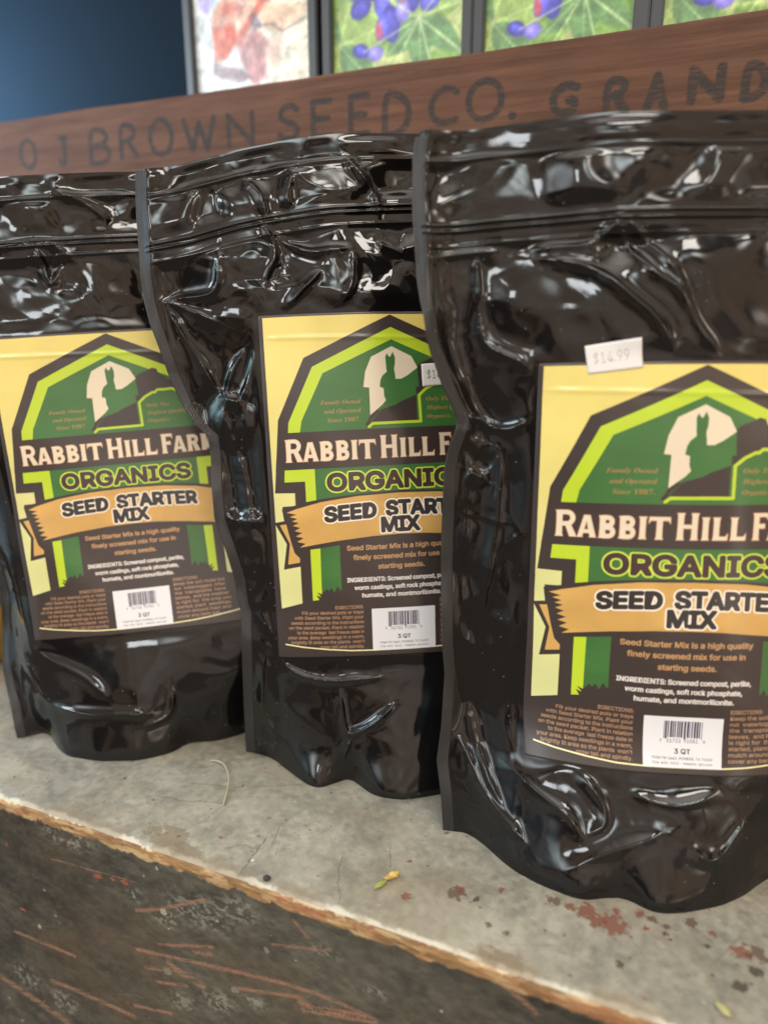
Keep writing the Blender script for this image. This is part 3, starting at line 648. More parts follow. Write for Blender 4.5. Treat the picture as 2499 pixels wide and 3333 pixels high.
            pn = np.roll(per, -1)
            rim = np.stack([per, per + n, pn + n, pn], 1)
            u = np.stack([(S * W).ravel(), zs.ravel()], 1)
            mesh_np('side_seal', np.concatenate([Vs1, Vs2]), np.concatenate([g, g[:, ::-1] + n, rim]), mats['seal'], root, uv=np.concatenate([u, u]), origin=base)
        # press-to-close zip: two fine beads
        for_z = []
        nz = 260; tt = np.linspace(0, 1, nz); Vz = []; Fz = []
        for q_ in (0., .0032):
            xz = -.14 + .28 * tt
            for _ in range(4):
                zz = s.zt(xz) - s.crease[1] - q_; xz = s.xl(zz) + .004 + (s.xr(zz) - s.xl(zz) - .008) * tt
            yz = s.surf(xz, zz)
            n0 = len(Vz) and sum(len(a) for a in Vz)
            ring = 8
            for_v = []
            for a_ in np.linspace(0, 2 * np.pi, ring, endpoint=False):
                for_v.append(s.world(xz, yz - .0001 + .0006 * np.sin(a_), zz + .0007 * np.cos(a_)))
            A = np.stack(for_v, 1).reshape(-1, 3)
            Vz.append(A)
            i = np.arange(nz - 1)[:, None] * ring; j = np.arange(ring)[None]
            jn = (j + 1) % ring
            Fz.append(np.stack([(i + j), (i + jn), (i + ring + jn), (i + ring + j)], -1).reshape(-1, 4) + n0)
        mesh_np('zip_closure', np.concatenate(Vz), np.concatenate(Fz), mats['film'], root, origin=base)
        # paper label
        nl, ml = 190, 250
        X, Z = np.meshgrid(np.linspace(LR[0], LR[2], nl) / 1000, np.linspace(LR[1], LR[3], ml) / 1000)
        Yl = s.surf(X, Z)
        V1 = s.world(X, Yl - .0007, Z); V2 = s.world(X, Yl - .0004, Z); n = len(V1); g = grid_faces(nl, ml)
        per = np.concatenate([np.arange(nl), np.arange(1, ml) * nl + nl - 1, (ml - 1) * nl + np.arange(nl - 2, -1, -1), np.arange(ml - 2, 0, -1) * nl]); pn = np.roll(per, -1)
        rim = np.stack([per, per + n, pn + n, pn], 1)
        uv = np.stack([(X.ravel() * 1000 - LR[0]) / (LR[2] - LR[0]), (Z.ravel() * 1000 - LR[1]) / (LR[3] - LR[1])], 1)
        mesh_np('label', np.concatenate([V1, V2]), np.concatenate([g, g[:, ::-1] + n, rim]), label_img_mat, root, uv=np.concatenate([uv, uv]), origin=base)
        return root, base
    def sticker(s, root, base, quad, mat):
        """price sticker: quad TL, TR, BR, BL in mm"""
        n_, m_ = 24, 14
        S, T = np.meshgrid(np.linspace(0, 1, n_), np.linspace(0, 1, m_))
        q = np.array(quad) / 1000.
        P = (q[3] * (1 - S[..., None]) + q[2] * S[..., None]) * (1 - T[..., None]) + (q[0] * (1 - S[..., None]) + q[1] * S[..., None]) * T[..., None]
        X, Z = P[..., 0], P[..., 1]; Y = s.surf(X, Z)
        inz = (Z > .002)
        Y = Y - .0012
        V1 = s.world(X, Y, Z); V2 = s.world(X, Y + .0002, Z); n = len(V1); g = grid_faces(n_, m_)
        per = np.concatenate([np.arange(n_), np.arange(1, m_) * n_ + n_ - 1, (m_ - 1) * n_ + np.arange(n_ - 2, -1, -1), np.arange(m_ - 2, 0, -1) * n_]); pn = np.roll(per, -1)
        uv = np.stack([S.ravel(), T.ravel()], 1)
        mesh_np('price_sticker', np.concatenate([V1, V2]), np.concatenate([g, g[:, ::-1] + n, np.stack([per, per + n, pn + n, pn], 1)]), mat, root, uv=np.concatenate([uv, uv]), origin=base)

label_img = to_image('seed_mix_label', paint_label())
mat_label = img_mat('printed_label', label_img, rough=.40, coat=.55, noise_bump=.06, nscale=500)
mats = {'film': plastic('black_film'), 'seal': plastic('sealed_film', base=(.022, .021, .021), hatch=True)}
def price_img(txt, colr):
    c = Canvas((0, 0, 27, 14.6), 12)
    c.img[:] = rgb(226, 222, 218)
    c.text(txt, colr, x0=3.4, x1=20.8, base=4.6, cap=5.6, font=INTER, bold=.02)
    return to_image('price', c.down())
mat_price = img_mat('price_sticker_paper', price_img('$14.99', rgb(120, 116, 112)), rough=.6)

DATA['0']['seam'] += [[-.06, -.121], [-.04, -.128], [-.02, -.136], [0., -.141], [.03, -.145], [.09, -.149], [.12, -.150]]
DATA['0']['seam'] = [[z, max(x, -.122)] if z < -.105 and z > -.2 else [z, x] for z, x in DATA['0']['seam']]
DATA['0']['foot'] += [[.085, .0, 0], [.102, .02, 0], [.118, .045, 0], [.128, .05, 0]]
DATA['1']['foot'] += [[.05, .002, 0], [.085, .015, 0], [.11, .04, 0], [.128, .06, 0]]
DATA['2']['foot'] += [[.072, .012, 0], [.10, .03, 0], [.128, .05, 0]]
p1 = Pouch(DATA['0'], .955, seed=5, crumple=.5); r1, b1 = p1.build('black seed mix pouch furthest to the left, blurred, without a price sticker', mat_label, mats)
p2 = Pouch(DATA['1'], 1., seed=12); r2, b2 = p2.build('black seed mix pouch in the middle of the row, its price sticker half hidden', mat_label, mats)
p3 = Pouch(DATA['2'], 1., seed=23, crease=(.0145, .046), crumple=.4); r3, b3 = p3.build('black seed mix pouch nearest the camera at right, price sticker above its label', mat_label, mats)
p2.sticker(r2, b2, [(19.1, -31.9), (46.0, -30.6), (46.6, -45.0), (19.4, -46.3)], mat_price)
p3.sticker(r3, b3, [(-60.8, 9.8), (-33.8, 13.5), (-32.0, -1.4), (-58.4, -4.4)], img_mat('faded_price_paper', price_img('$14.99', rgb(186, 180, 172)), rough=.6))

# ------------------------------------------------------------------ shelf
EY = .2755
def clampi(a): return np.clip(a, 0, 1)
def paint_shelf():
    rect = (-.80, EY, .30, .62); ppu = 1900
    c = Canvas(rect, ppu, ss=1)
    yy, xx = np.mgrid[0:c.h, 0:c.w]; X = xx / c.k + c.u0; Y = yy / c.k + c.v0
    n1 = fbm(X * 9, Y * 9, 40, 4); n2 = fbm(X * 45, Y * 60, 41, 4); n3 = fbm(X * 260, Y * 260, 42, 3)
    base = rgb(163, 158, 142)[None, None] * (.79 + .26 * n1 + .28 * (n2 - .5) + .26 * (n3 - .5))[..., None]
    wt = sstep(.5, .72, fbm(X * 14 + 3, Y * 22, 43, 4))[..., None] * .35
    base = base * (1 - wt) + rgb(146, 132, 108) * wt
    wt = sstep(.56, .75, fbm(X * 20 + 9, Y * 30, 44, 4))[..., None] * .35
    base = base * (1 - wt) + rgb(180, 174, 156) * wt
    Hh = n3 * .3 + n2 * .4
    def chip(cx, cy, r, col, seed, asp=1., a=1., depth=-.3):
        nonlocal base, Hh
        x0 = int(max(0, (cx - r * 3 - c.u0) * c.k)); x1 = int(min(c.w, (cx + r * 3 - c.u0) * c.k)); y0 = int(max(0, (cy - r * 3 - c.v0) * c.k)); y1 = int(min(c.h, (cy + r * 3 - c.v0) * c.k))
        if x1 <= x0 or y1 <= y0: return
        xs = X[y0:y1, x0:x1] - cx; ys = (Y[y0:y1, x0:x1] - cy) * asp
        d = np.hypot(xs, ys) / r + (fbm(xs / r * 1.7 + seed, ys / r * 1.7, seed, 5, .62) - .5) * 2.2
        m = (sstep(1.1, .82, d) * a * (.75 + .25 * n3[y0:y1, x0:x1]))[..., None]
        base[y0:y1, x0:x1] = base[y0:y1, x0:x1] * (1 - m) + col * m
        Hh[y0:y1, x0:x1] += m[..., 0] * depth
    RED = rgb(122, 68, 52); BRN = rgb(92, 72, 56); DRK = rgb(62, 54, 46)
    for cx, cy, r, cl in [(-.0185, .327, .0058, RED), (-.004, .3235, .0075, RED), (-.0125, .3235, .005, RED), (.0085, .3368, .003, RED), (.0145, .3355, .0026, BRN), (.022, .3335, .0022, BRN), (.057, .3305, .0052, RED), (.0645, .333, .0055, BRN), (-.0865, .3135, .0056, BRN), (-.085, .3155, .0024, RED), (-.064, .3243, .0024, RED), (-.1112, .3005, .003, RED), (-.106, .3567, .0016, RED), (-.1185, .3253, .0016, RED), (-.0749, .313, .0022, DRK), (-.0359, .3283, .0038, BRN), (-.0269, .3279, .003, RED), (.0012, .3003, .0022, DRK), (.0549, .3096, .0036, DRK), (.0337, .3411, .0034, BRN), (.0443, .3379, .0022, RED), (.0409, .3285, .0016, DRK), (.0625, .3217, .0034, DRK), (-.0546, .297, .0022, BRN), (-.0645, .2989, .002, BRN), (-.0035, .334, .0022, RED), (.012, .328, .0018, RED), (.021, .3285, .0016, DRK)]:
        chip(cx, cy, r * .86, cl, cx * 500 % 90, a=.8)
    for cx, cy, r in [(-.262, .2885, .012), (-.246, .283, .009), (-.275, .290, .007), (-.05, .281, .010), (-.062, .279, .008)]: chip(cx, cy, r, rgb(120, 104, 80), cx * 900 % 77, asp=1.6, a=.6)
    rr = np.random.default_rng(5)
    for _ in range(700):
        cx = rr.uniform(-.7, .25); cy = rr.uniform(EY, .46); r = rr.gamma(1.5, .00032) + .00022
        cl = [RED, BRN, DRK, rgb(196, 192, 180), BRN][rr.integers(5)]
        chip(cx, cy, min(r, .003), cl, rr.uniform(0, 99), a=rr.uniform(.35, .85), asp=rr.uniform(.6, 1.8))
    c.img = base.astype(np.float32)
    lines = [[(-.2041, .322), (-.1996, .3054)], [(-.2067, .3109), (-.2056, .2891), (-.2046, .2755)], [(-.1568, .3139), (-.1507, .2947), (-.1438, .2855)], [(-.1337, .3327), (-.1274, .3171)], [(-.2966, .3163), (-.2772, .3186), (-.2487, .3276)], [(-.2479, .3294), (-.2514, .3089)], [(-.2245, .2928), (-.2148, .3003), (-.2093, .299)], [(.0068, .337), (.013, .3364), (.0197, .3338), (.0278, .3329)], [(.03, .341), (.036, .337), (.044, .332)], [(-.30, .345), (-.27, .365), (-.24, .395)], [(-.29, .335), (-.25, .345), (-.21, .365)], [(-.27, .37), (-.235, .40)]]
    for l in lines:
        pts = []
        for a_, b_ in zip(l[:-1], l[1:]):
            for t in np.linspace(0, 1, 9): pts.append((a_[0] + (b_[0] - a_[0]) * t + rr.normal(0, .0003), a_[1] + (b_[1] - a_[1]) * t + rr.normal(0, .0004)))
        c.line(pts, rr.uniform(.0004, .0007), [BRN, DRK, BRN][rr.integers(3)], a=.45)
    for _ in range(60):
        a_ = rr.uniform(0, 3.14); x = rr.uniform(-.6, .2); y = rr.uniform(EY, .44); L = rr.uniform(.004, .03)
        c.line([(x, y), (x + np.cos(a_) * L / 2, y + np.sin(a_) * L / 2 + rr.normal(0, .001)), (x + np.cos(a_) * L, y + np.sin(a_) * L)], rr.uniform(.0003, .0005), [DRK, rgb(190, 186, 170), BRN][rr.integers(3)], a=.3)
    # wear towards the front lip: paint rubbed to a pale chalky line
    d = Y - EY + (fbm(X * 110, Y * 110, 50, 5, .65) - .5) * .008
    m = sstep(.0036, .0016, d)[..., None] * .8; c.img = c.img * (1 - m) + rgb(206, 198, 178) * m
    m = (sstep(.012, .004, d) * sstep(.45, .65, fbm(X * 35, Y * 35, 51, 3)))[..., None] * .55; c.img = c.img * (1 - m) + rgb(128, 112, 88) * m
    return c.img, np.repeat(clampi(Hh)[..., None], 3, 2), rect
def paint_front():
    rect = (-.80, -.30, .30, 0.); c = Canvas(rect, 1900, ss=1)
    yy, xx = np.mgrid[0:c.h, 0:c.w]; X = xx / c.k + c.u0; Z = yy / c.k + c.v0
    n1 = fbm(X * 7, Z * 9, 60, 4); n2 = fbm(X * 60, Z * 120, 61, 4); n3 = fbm(X * 220, Z * 300, 62, 3)
    b = (rgb(76, 72, 62) * (.55 + .62 * n1 + .5 * (n2 - .5) + .4 * (n3 - .5))[..., None])
    m = sstep(.45, .7, fbm(X * 7 + 4, Z * 9, 63, 4))[..., None] * .6; b = b * (1 - m) + rgb(92, 74, 54) * m
    m = sstep(.5, .8, fbm(X * 6 + 14, Z * 6, 64, 3))[..., None] * .5; b = b * (1 - m) + rgb(70, 70, 72) * m
    b = b.astype(np.float32)
    rr = np.random.default_rng(9)
    # chalky rubbed patches
    for cx, cz, r, asp in [(-.235, -.034, .030, 1.8), (-.205, -.022, .02, 1.8), (-.26, -.050, .014, 1.5), (-.254, -.1115, .014, 1.4), (-.225, -.0985, .016, 1.3), (-.198, -.0863, .012, 1.6), (-.283, -.040, .008, 1), (-.335, -.014, .03, 2.6), (-.355, -.085, .006, 1), (-.395, -.152, .02, 1.4), (-.36, -.16, .018, 1.3), (-.15, -.03, .012, 2.), (-.12, -.045, .010, 2.)]:
        d = np.hypot(X - cx, (Z - cz) * asp) / r
        m = (sstep(1.2, .3, d) * sstep(.50, .60, fbm(X * 330, Z * 420, 66, 4, .65)))[..., None] * .6
        b = b * (1 - m) + rgb(150, 152, 138) * m
    c.img = b.astype(np.float32)
    SC = rgb(146, 106, 84)
    scr = [([(-.3987, -.1137), (-.37, -.1130), (-.3426, -.1124)], .0022), ([(-.2832, -.0521), (-.263, -.0436), (-.2297, -.0241)], .0020), ([(-.2797, -.0957), (-.2533, -.0865)], .0026), ([(-.2857, -.0836), (-.2307, -.0729), (-.1758, -.0629), (-.1425, -.0611), (-.1204, -.0638)], .0022), ([(-.268, -.0723), (-.2257, -.0572)], .0018), ([(-.166, -.0727), (-.1266, -.0649)], .0034), ([(-.1644, -.0768), (-.1204, -.0647)], .0036), ([(-.2935, -.1329), (-.263, -.1254)], .0022), ([(-.2712, -.1036), (-.2482, -.0966)], .0020), ([(-.3692, -.1452), (-.333, -.1429), (-.2947, -.1434)], .0030), ([(-.261, -.0837), (-.2514, -.0878), (-.236, -.0912)], .004), ([(-.2088, -.0813), (-.1833, -.0738), (-.1658, -.0688)], .0022), ([(-.1833, -.0381), (-.1466, -.0276)], .0014), ([(-.3514, -.0361), (-.2816, -.0299)], .0007), ([(-.1689, -.0153), (-.1594, -.0248)], .001), ([(-.2398, -.0668), (-.228, -.063)], .003), ([(-.0469, -.0114), (-.0368, -.0165), (-.0345, -.0196)], .0026), ([(-.4239, -.1641), (-.39, -.171), (-.3574, -.1791), (-.31, -.189)], .0048)]
    wv = fbm(X * 900, Z * 900, 70, 2)
    for P, w in scr:
        d = np.full(X.shape, 9.)
        P = smooth_line(P, 2)
        x0 = int((P[:, 0].min() - .02 - c.u0) * c.k); x1 = int((P[:, 0].max() + .02 - c.u0) * c.k); z0 = max(0, int((P[:, 1].min() - .02 - c.v0) * c.k)); z1 = min(c.h, int((P[:, 1].max() + .02 - c.v0) * c.k))
        sl = (slice(z0, z1), slice(x0, x1))
        d, t = polydist(X[sl], Z[sl], P)
        st = fbm(X[sl] * 90, (Z[sl] - X[sl] * .25) * 1700, 71, 3, .6)
        m = (sstep(w * .95, w * .35, d + (wv[sl] - .5) * .0018) * sstep(.33, .50, st + (.10 if w < .0024 else 0) + (wv[sl] - .5) * .3))[..., None] * .85
        c.img[sl] = c.img[sl] * (1 - m) + SC * (.85 + .3 * wv[sl][..., None]) * m
    for _ in range(520):
        a_ = rr.normal(.22, .3); x = rr.uniform(-.6, .1); z = rr.uniform(-.25, -.015); L = rr.uniform(.003, .03)
        c.line([(x, z), (x + np.cos(a_) * L, z + np.sin(a_) * L)], rr.uniform(.0002, .0006), [rgb(112, 106, 94), rgb(120, 88, 68), rgb(38, 35, 32)][rr.integers(3)], a=rr.uniform(.12, .42))
    for _ in range(260):
        x = rr.uniform(-.6, .1); z = rr.uniform(-.25, -.012); r = rr.gamma(1.5, .0004) + .0002
        c.fill([(x + np.cos(a) * r * rr.uniform(.6, 1.4), z + np.sin(a) * r * rr.uniform(.6, 1.4)) for a in np.linspace(0, 6, 7)], [rgb(150, 146, 130), rgb(128, 80, 62), rgb(120, 114, 98)][rr.integers(3)])
    for x, z, r in [(-.312, -.036, .003), (-.290, -.033, .0028), (-.300, -.034, .002), (-.387, -.09, .0024)]:
        c.fill([(x + np.cos(a) * r * rr.uniform(.7, 1.5), z + np.sin(a) * r * rr.uniform(.4, .8)) for a in np.linspace(0, 6, 9)], rgb(142, 78, 62))
    # bare timber along the lip
    d = -Z + (fbm(X * 90, Z * 90, 72, 5, .62) - .5) * .008
    m = sstep(.0106, .0088, d)[..., None]
    wood = rgb(158, 120, 78) * (.62 + .62 * fbm(X * 60, Z * 420, 73, 4, .6))[..., None]
    wm = sstep(.5, .6, fbm(X * 60, Z * 260, 74, 4, .6))[..., None] * .5; wood = wood * (1 - wm) + rgb(206, 184, 140) * wm
    wm = sstep(.60, .64, fbm(X * 30 + 5, Z * 120, 75, 5, .62))[..., None] * .45; wood = wood * (1 - wm) + rgb(142, 78, 54) * wm
    c.img = c.img * (1 - m) + wood * m
    m = sstep(.0024, .0012, d)[..., None] * .7; c.img = c.img * (1 - m) + rgb(226, 214, 184) * m
    return c.img, np.repeat(clampi(n2 * .6 + n3 * .4)[..., None], 3, 2), rect

shelf = empty('display_shelf', (-.25, .45, 0)); tag(shelf, 'worn grey painted shelf with a dark scratched front board under the pouches', 'shelf')
SO = (-.25, .45, 0)
si, sh_, srect = paint_shelf(); fi, fh_, frect = paint_front()
m_top = img_mat('shelf_paint', to_image('shelf_top_paint', si), rough=.55, bumpimg=to_image('shelf_top_height', sh_, 'Non-Color'), bstr=.6, bdist=.0014, noise_bump=.3, nscale=500)
m_front = img_mat('front_paint', to_image('shelf_front_paint', fi), rough=.5, bumpimg=to_image('shelf_front_height', fh_, 'Non-Color'), bstr=.8, bdist=.0014, noise_bump=.4, nscale=450)
# top board with softly worn front lip (profile extruded along x)
def slab(name, prof, x0, x1, nx, mat, uvf, wob=0.):
    xs = np.linspace(x0, x1, nx); V = []; UV = []
    prof = np.array(prof)
    for x in xs:
        w = (fbm(np.array([x * 30.]), np.array([1.]), 80, 3)[0] - .5) * wob
        for (y, z) in prof:
            k_ = 1. if abs(y - EY) < .006 and z > -.012 else 0.
            V.append((x, y + w * k_, z - abs(w) * .5 * k_ * (1 if z > -.004 else 0))); UV.append(uvf(x, y, z))
    n = len(prof); F = []
    for i in range(nx - 1):
        for j in range(n - 1): F.append((i * n + j, i * n + j + 1, (i + 1) * n + j + 1, (i + 1) * n + j))
    return V, F, UV
def build_slab(name, prof, mat, uvf, wob):
    V, F, UV = slab(name, prof, -.80, .30, 700, mat, uvf, wob)
    V = np.array(V); n = len(prof)
    F = np.array(F)[:, ::-1].copy()
    me = mesh_np(name, V, F, mat, shelf, uv=np.array(UV), origin=SO, smooth=True)
    return me
uvt = lambda x, y, z: ((x - srect[0]) / (srect[2] - srect[0]), (y - srect[1]) / (srect[3] - srect[1]))
uvf_ = lambda x, y, z: ((x - frect[0]) / (frect[2] - frect[0]), (z - frect[1]) / (frect[3] - frect[1]))
build_slab('top_board', [(EY + .0012, -.0016), (EY + .0022, -.0005), (EY + .004, 0), (EY + .01, 0), (.62, 0), (.62, -.018), (EY + .02, -.018)], m_top, uvt, .0016)
build_slab('front_board', [(EY + .0185, -.0185), (EY + .018, -.30), (EY, -.30), (EY, -.2), (EY, -.1), (EY, -.012), (EY, -.006), (EY + .0003, -.003), (EY + .0012, -.0016)][::1], m_front, uvf_, .0016)

# ------------------------------------------------------------------ crate behind with painted lettering
BY = .56
mw, nt, bs = new_mat('crate_wood')
tc = N(nt, 'ShaderNodeTexCoord'); mp = N(nt, 'ShaderNodeMapping'); mp.inputs['Scale'].default_value = (5, 5, 90)
n1 = N(nt, 'ShaderNodeTexNoise'); n1.inputs['Scale'].default_value = 2.2; n1.inputs['Detail'].default_value = 8; n1.inputs['Roughness'].default_value = .65
cr = N(nt, 'ShaderNodeValToRGB'); cr.color_ramp.elements[0].position = .3; cr.color_ramp.elements[1].position = .72
cr.color_ramp.elements[0].color = (.085, .038, .023, 1); cr.color_ramp.elements[1].color = (.172, .080, .047, 1)
n2 = N(nt, 'ShaderNodeTexNoise'); n2.inputs['Scale'].default_value = 9; n2.inputs['Detail'].default_value = 4
mx = N(nt, 'ShaderNodeMix'); mx.data_type = 'RGBA'; mx.blend_type = 'MULTIPLY'; mx.inputs[0].default_value = .55
nt.links.new(tc.outputs['Object'], mp.inputs['Vector']); nt.links.new(mp.outputs[0], n1.inputs['Vector']); nt.links.new(n1.outputs['Fac'], cr.inputs['Fac'])
nt.links.new(tc.outputs['Object'], n2.inputs['Vector'])
nt.links.new(cr.outputs['Color'], mx.inputs[6]); nt.links.new(n2.outputs['Color'], mx.inputs[7])
hs = N(nt, 'ShaderNodeHueSaturation'); hs.inputs['Saturation'].default_value = 0; hs.inputs['Value'].default_value = 1.8
nt.links.new(n2.outputs['Color'], hs.inputs['Color']); nt.links.new(hs.outputs[0], mx.inputs[7])
def paint_letters():
    rect = (-.70, .40, .10, .496); c = Canvas(rect, 2600, ss=2)
    c.img[:] = 0
    G = {
     'B': [[(0, 0), (0, 1), (.55, 1), (.85, .88), (.88, .68), (.6, .53), (0, .52)], [(.6, .53), (.95, .42), (1, .2), (.75, .02), (0, 0)]],
     'R': [[(0, 0), (0, 1), (.65, .98), (.95, .82), (.85, .6), (.5, .5), (.05, .48)], [(.45, .5), (.75, .25), (1, 0)]],
     'O': [[(.5 + .5 * math.cos(a), .5 + .5 * math.sin(a)) for a in np.linspace(0, 2 * math.pi, 25)]],
     'W': [[(0, 1), (.26, 0), (.5, .85), (.75, 0), (1, 1)]],
     'N': [[(0, 0), (0, 1), (1, 0), (1, 1)]],
     'S': [[(.95, .85), (.7, 1), (.3, .98), (.05, .8), (.15, .6), (.5, .5), (.85, .4), (1, .2), (.75, .02), (.3, 0), (0, .14)]],
     'E': [[(1, 1), (0, 1), (0, 0), (1, 0)], [(0, .52), (.85, .52)]],
     'D': [[(0, 0), (0, 1), (.5, .97), (.9, .78), (1, .5), (.9, .2), (.5, .02), (0, 0)]],
     'C': [[(.98, .85), (.7, 1), (.35, .95), (.05, .7), (0, .4), (.15, .12), (.5, 0), (.95, .1)]],
     'G': [[(.98, .88), (.7, 1), (.3, .95), (.03, .65), (.03, .3), (.3, .03), (.7, .02), (.92, .15), (.95, .45), (.65, .45)]],
     'A': [[(0, 0), (.5, 1), (1, 0)], [(.2, .34), (.82, .34)]],
     'J': [[(.2, 1), (1, 1)], [(.7, 1), (.7, .2), (.45, 0), (.1, .05), (0, .2)]],
     '.': [[(.4, .4), (.6, .5)]]}
    rr = np.random.default_rng(3)
    for ch, x0, x1, z0, z1 in DATA['letters']:
        w = (.0048 if x0 < -.12 else .0058) if ch != '.' else .006
        ins = w / 2
        for st in G[ch]:
            P = smooth_line(st, 1 if ch not in 'OSCGDBRJ' else 3) if len(st) > 2 and ch not in 'NWEA' else np.array(st)
            P = [(x0 + ins + p[0] * (x1 - x0 - 2 * ins), z0 + ins + p[1] * (z1 - z0 - 2 * ins)) for p in P]
            c.line(P, w * rr.uniform(.9, 1.1), (1, 1, 1))
    a = c.down()
    h, w_, _ = a.shape; yy, xx = np.mgrid[0:h, 0:w_]
    sh = ((fbm(xx / 7., yy / 5., 92, 3) - .5) * 5).astype(int); a = a[np.clip(yy + sh, 0, h - 1), np.clip(xx + np.roll(sh, 40, 1), 0, w_ - 1)]
    wear = sstep(.25, .55, fbm(xx / 14., yy / 2.2, 90, 4, .6)) * .5 + .42
    for k_ in range(2): a = (a + np.roll(a, 1, 0) + np.roll(a, -1, 0) + np.roll(a, 1, 1) + np.roll(a, -1, 1)) / 5
    return a * wear[..., None], rect
la, lrect = paint_letters()
limg = to_image('crate_lettering', la, 'Non-Color')
ti = N(nt, 'ShaderNodeTexImage'); ti.image = limg; ti.extension = 'CLIP'
uvn = N(nt, 'ShaderNodeUVMap'); uvn.uv_map = 'UVMap'
nt.links.new(uvn.outputs[0], ti.inputs['Vector'])
m2 = N(nt, 'ShaderNodeMix'); m2.data_type = 'RGBA'; m2.inputs[7].default_value = (.038, .034, .030, 1)
nt.links.new(ti.outputs['Color'], m2.inputs[0]); nt.links.new(mx.outputs[2], m2.inputs[6]); nt.links.new(m2.outputs[2], bs.inputs['Base Color'])
bs.inputs['Roughness'].default_value = .7; bs.inputs['Specular IOR Level'].default_value = .2
bu = N(nt, 'ShaderNodeBump'); bu.inputs['Strength'].default_value = .5; bu.inputs['Distance'].default_value = .0012
nt.links.new(n1.outputs['Fac'], bu.inputs['Height']); nt.links.new(bu.outputs[0], bs.inputs['Normal'])
mat_wood = mw
crate = empty('wooden_seed_crate', (-.35, .70, 0)); tag(crate, 'red brown wooden crate with hand lettered side behind the pouches', 'crate')
CO = (-.35, .70, 0)
def board_mesh(name, x0, x1, y0, y1, z0, z1, wob):
    nx = 320; xs = np.linspace(x0, x1, nx)
    tz = z1 + (fbm(xs * 14, xs * 0, 95, 3) - .5) * wob
    prof = []
    V = []; UV = []
    b = .0016
    for x, t in zip(xs, tz):
        for (y, z) in [(y0, z0), (y0, (z0 + t) / 2), (y0, t - b), (y0 + b * .4, t - b * .35), (y0 + b, t), (y1 - b, t), (y1, t - b), (y1, z0)]:
            V.append((x, y, z)); UV.append(((x - lrect[0]) / (lrect[2] - lrect[0]), (z - lrect[1]) / (lrect[3] - lrect[1])) if y < y0 + b * .9 else (-5, -5))
    n = 8; F = []
    for i in range(nx - 1):
        for j in range(n): F.append((i * n + j, (i + 1) * n + j, (i + 1) * n + (j + 1) % n, i * n + (j + 1) % n))
    F.append(list(range(n))[::1]); F.append([(nx - 1) * n + k_ for k_ in range(n)][::-1])
    o = mesh_np(name, V, F, mat_wood, crate, uv=UV, smooth=False, origin=CO)
    return o
board_mesh('side_board', -1.0, .34, BY, BY + .014, 0.006, .496, .0016)
for nm, lo, hi in [('end_board', (-1.0, BY + .0142, .006), (-.986, .84, .47)), ('end_board', (.326, BY + .0142, .006), (.34, .84, .47)), ('back_board', (-1.0, .8402, .006), (.34, .854, .44)), ('floor_board', (-.9858, BY + .0145, .30), (.3258, .8398, .312))]:
    box(nm, lo, hi, mat_wood, crate, bevel=.001, origin=CO)

# ------------------------------------------------------------------ framed prints standing in the crate
def blob(c, cx, cy, rx, ry, rot, col, n=20):
    a = np.linspace(0, 2 * np.pi, n, endpoint=False); x = np.cos(a) * rx; y = np.sin(a) * ry
    c.fill(list(zip(cx + x * np.cos(rot) - y * np.sin(rot), cy + x * np.sin(rot) + y * np.cos(rot))), col)
def noise_bg(c, c1, c2, c3, f, seed):
    yy, xx = np.mgrid[0:c.h, 0:c.w]; U = xx / c.k; V_ = yy / c.k
    n = fbm(U * f, V_ * f, seed, 3)[..., None]; m = sstep(.45, .6, fbm(U * f * 1.7, V_ * f * 1.7, seed + 5, 3))[..., None]
    c.img[:] = (c1 * (1 - n) + c2 * n) * (1 - m) + c3 * m
def leaf(c, p, q, w, col, vein):
    p = np.array(p); q = np.array(q); d = q - p; n = np.array([-d[1], d[0]]); n = n / np.hypot(*n) * w
    pts = [p + d * t + n * math.sin(math.pi * t ** .8) for t in np.linspace(0, 1, 9)] + [p + d * t - n * math.sin(math.pi * t ** .8) for t in np.linspace(1, 0, 9)]
    c.fill(pts, col); c.line([p, q], .0007, vein, a=.8)
def soften(a, n, sd):
    for _ in range(n):
        for ax in (0, 1): a = (np.roll(a, 1, ax) + a * 2 + np.roll(a, -1, ax)) / 4
    h, w_, _c = a.shape; yy, xx = np.mgrid[0:h, 0:w_]
    return a * (.78 + .42 * fbm(xx / 16., yy / 16., sd, 3) + .16 * (fbm(xx / 5., yy / 5., sd + 3, 2) - .5))[..., None]
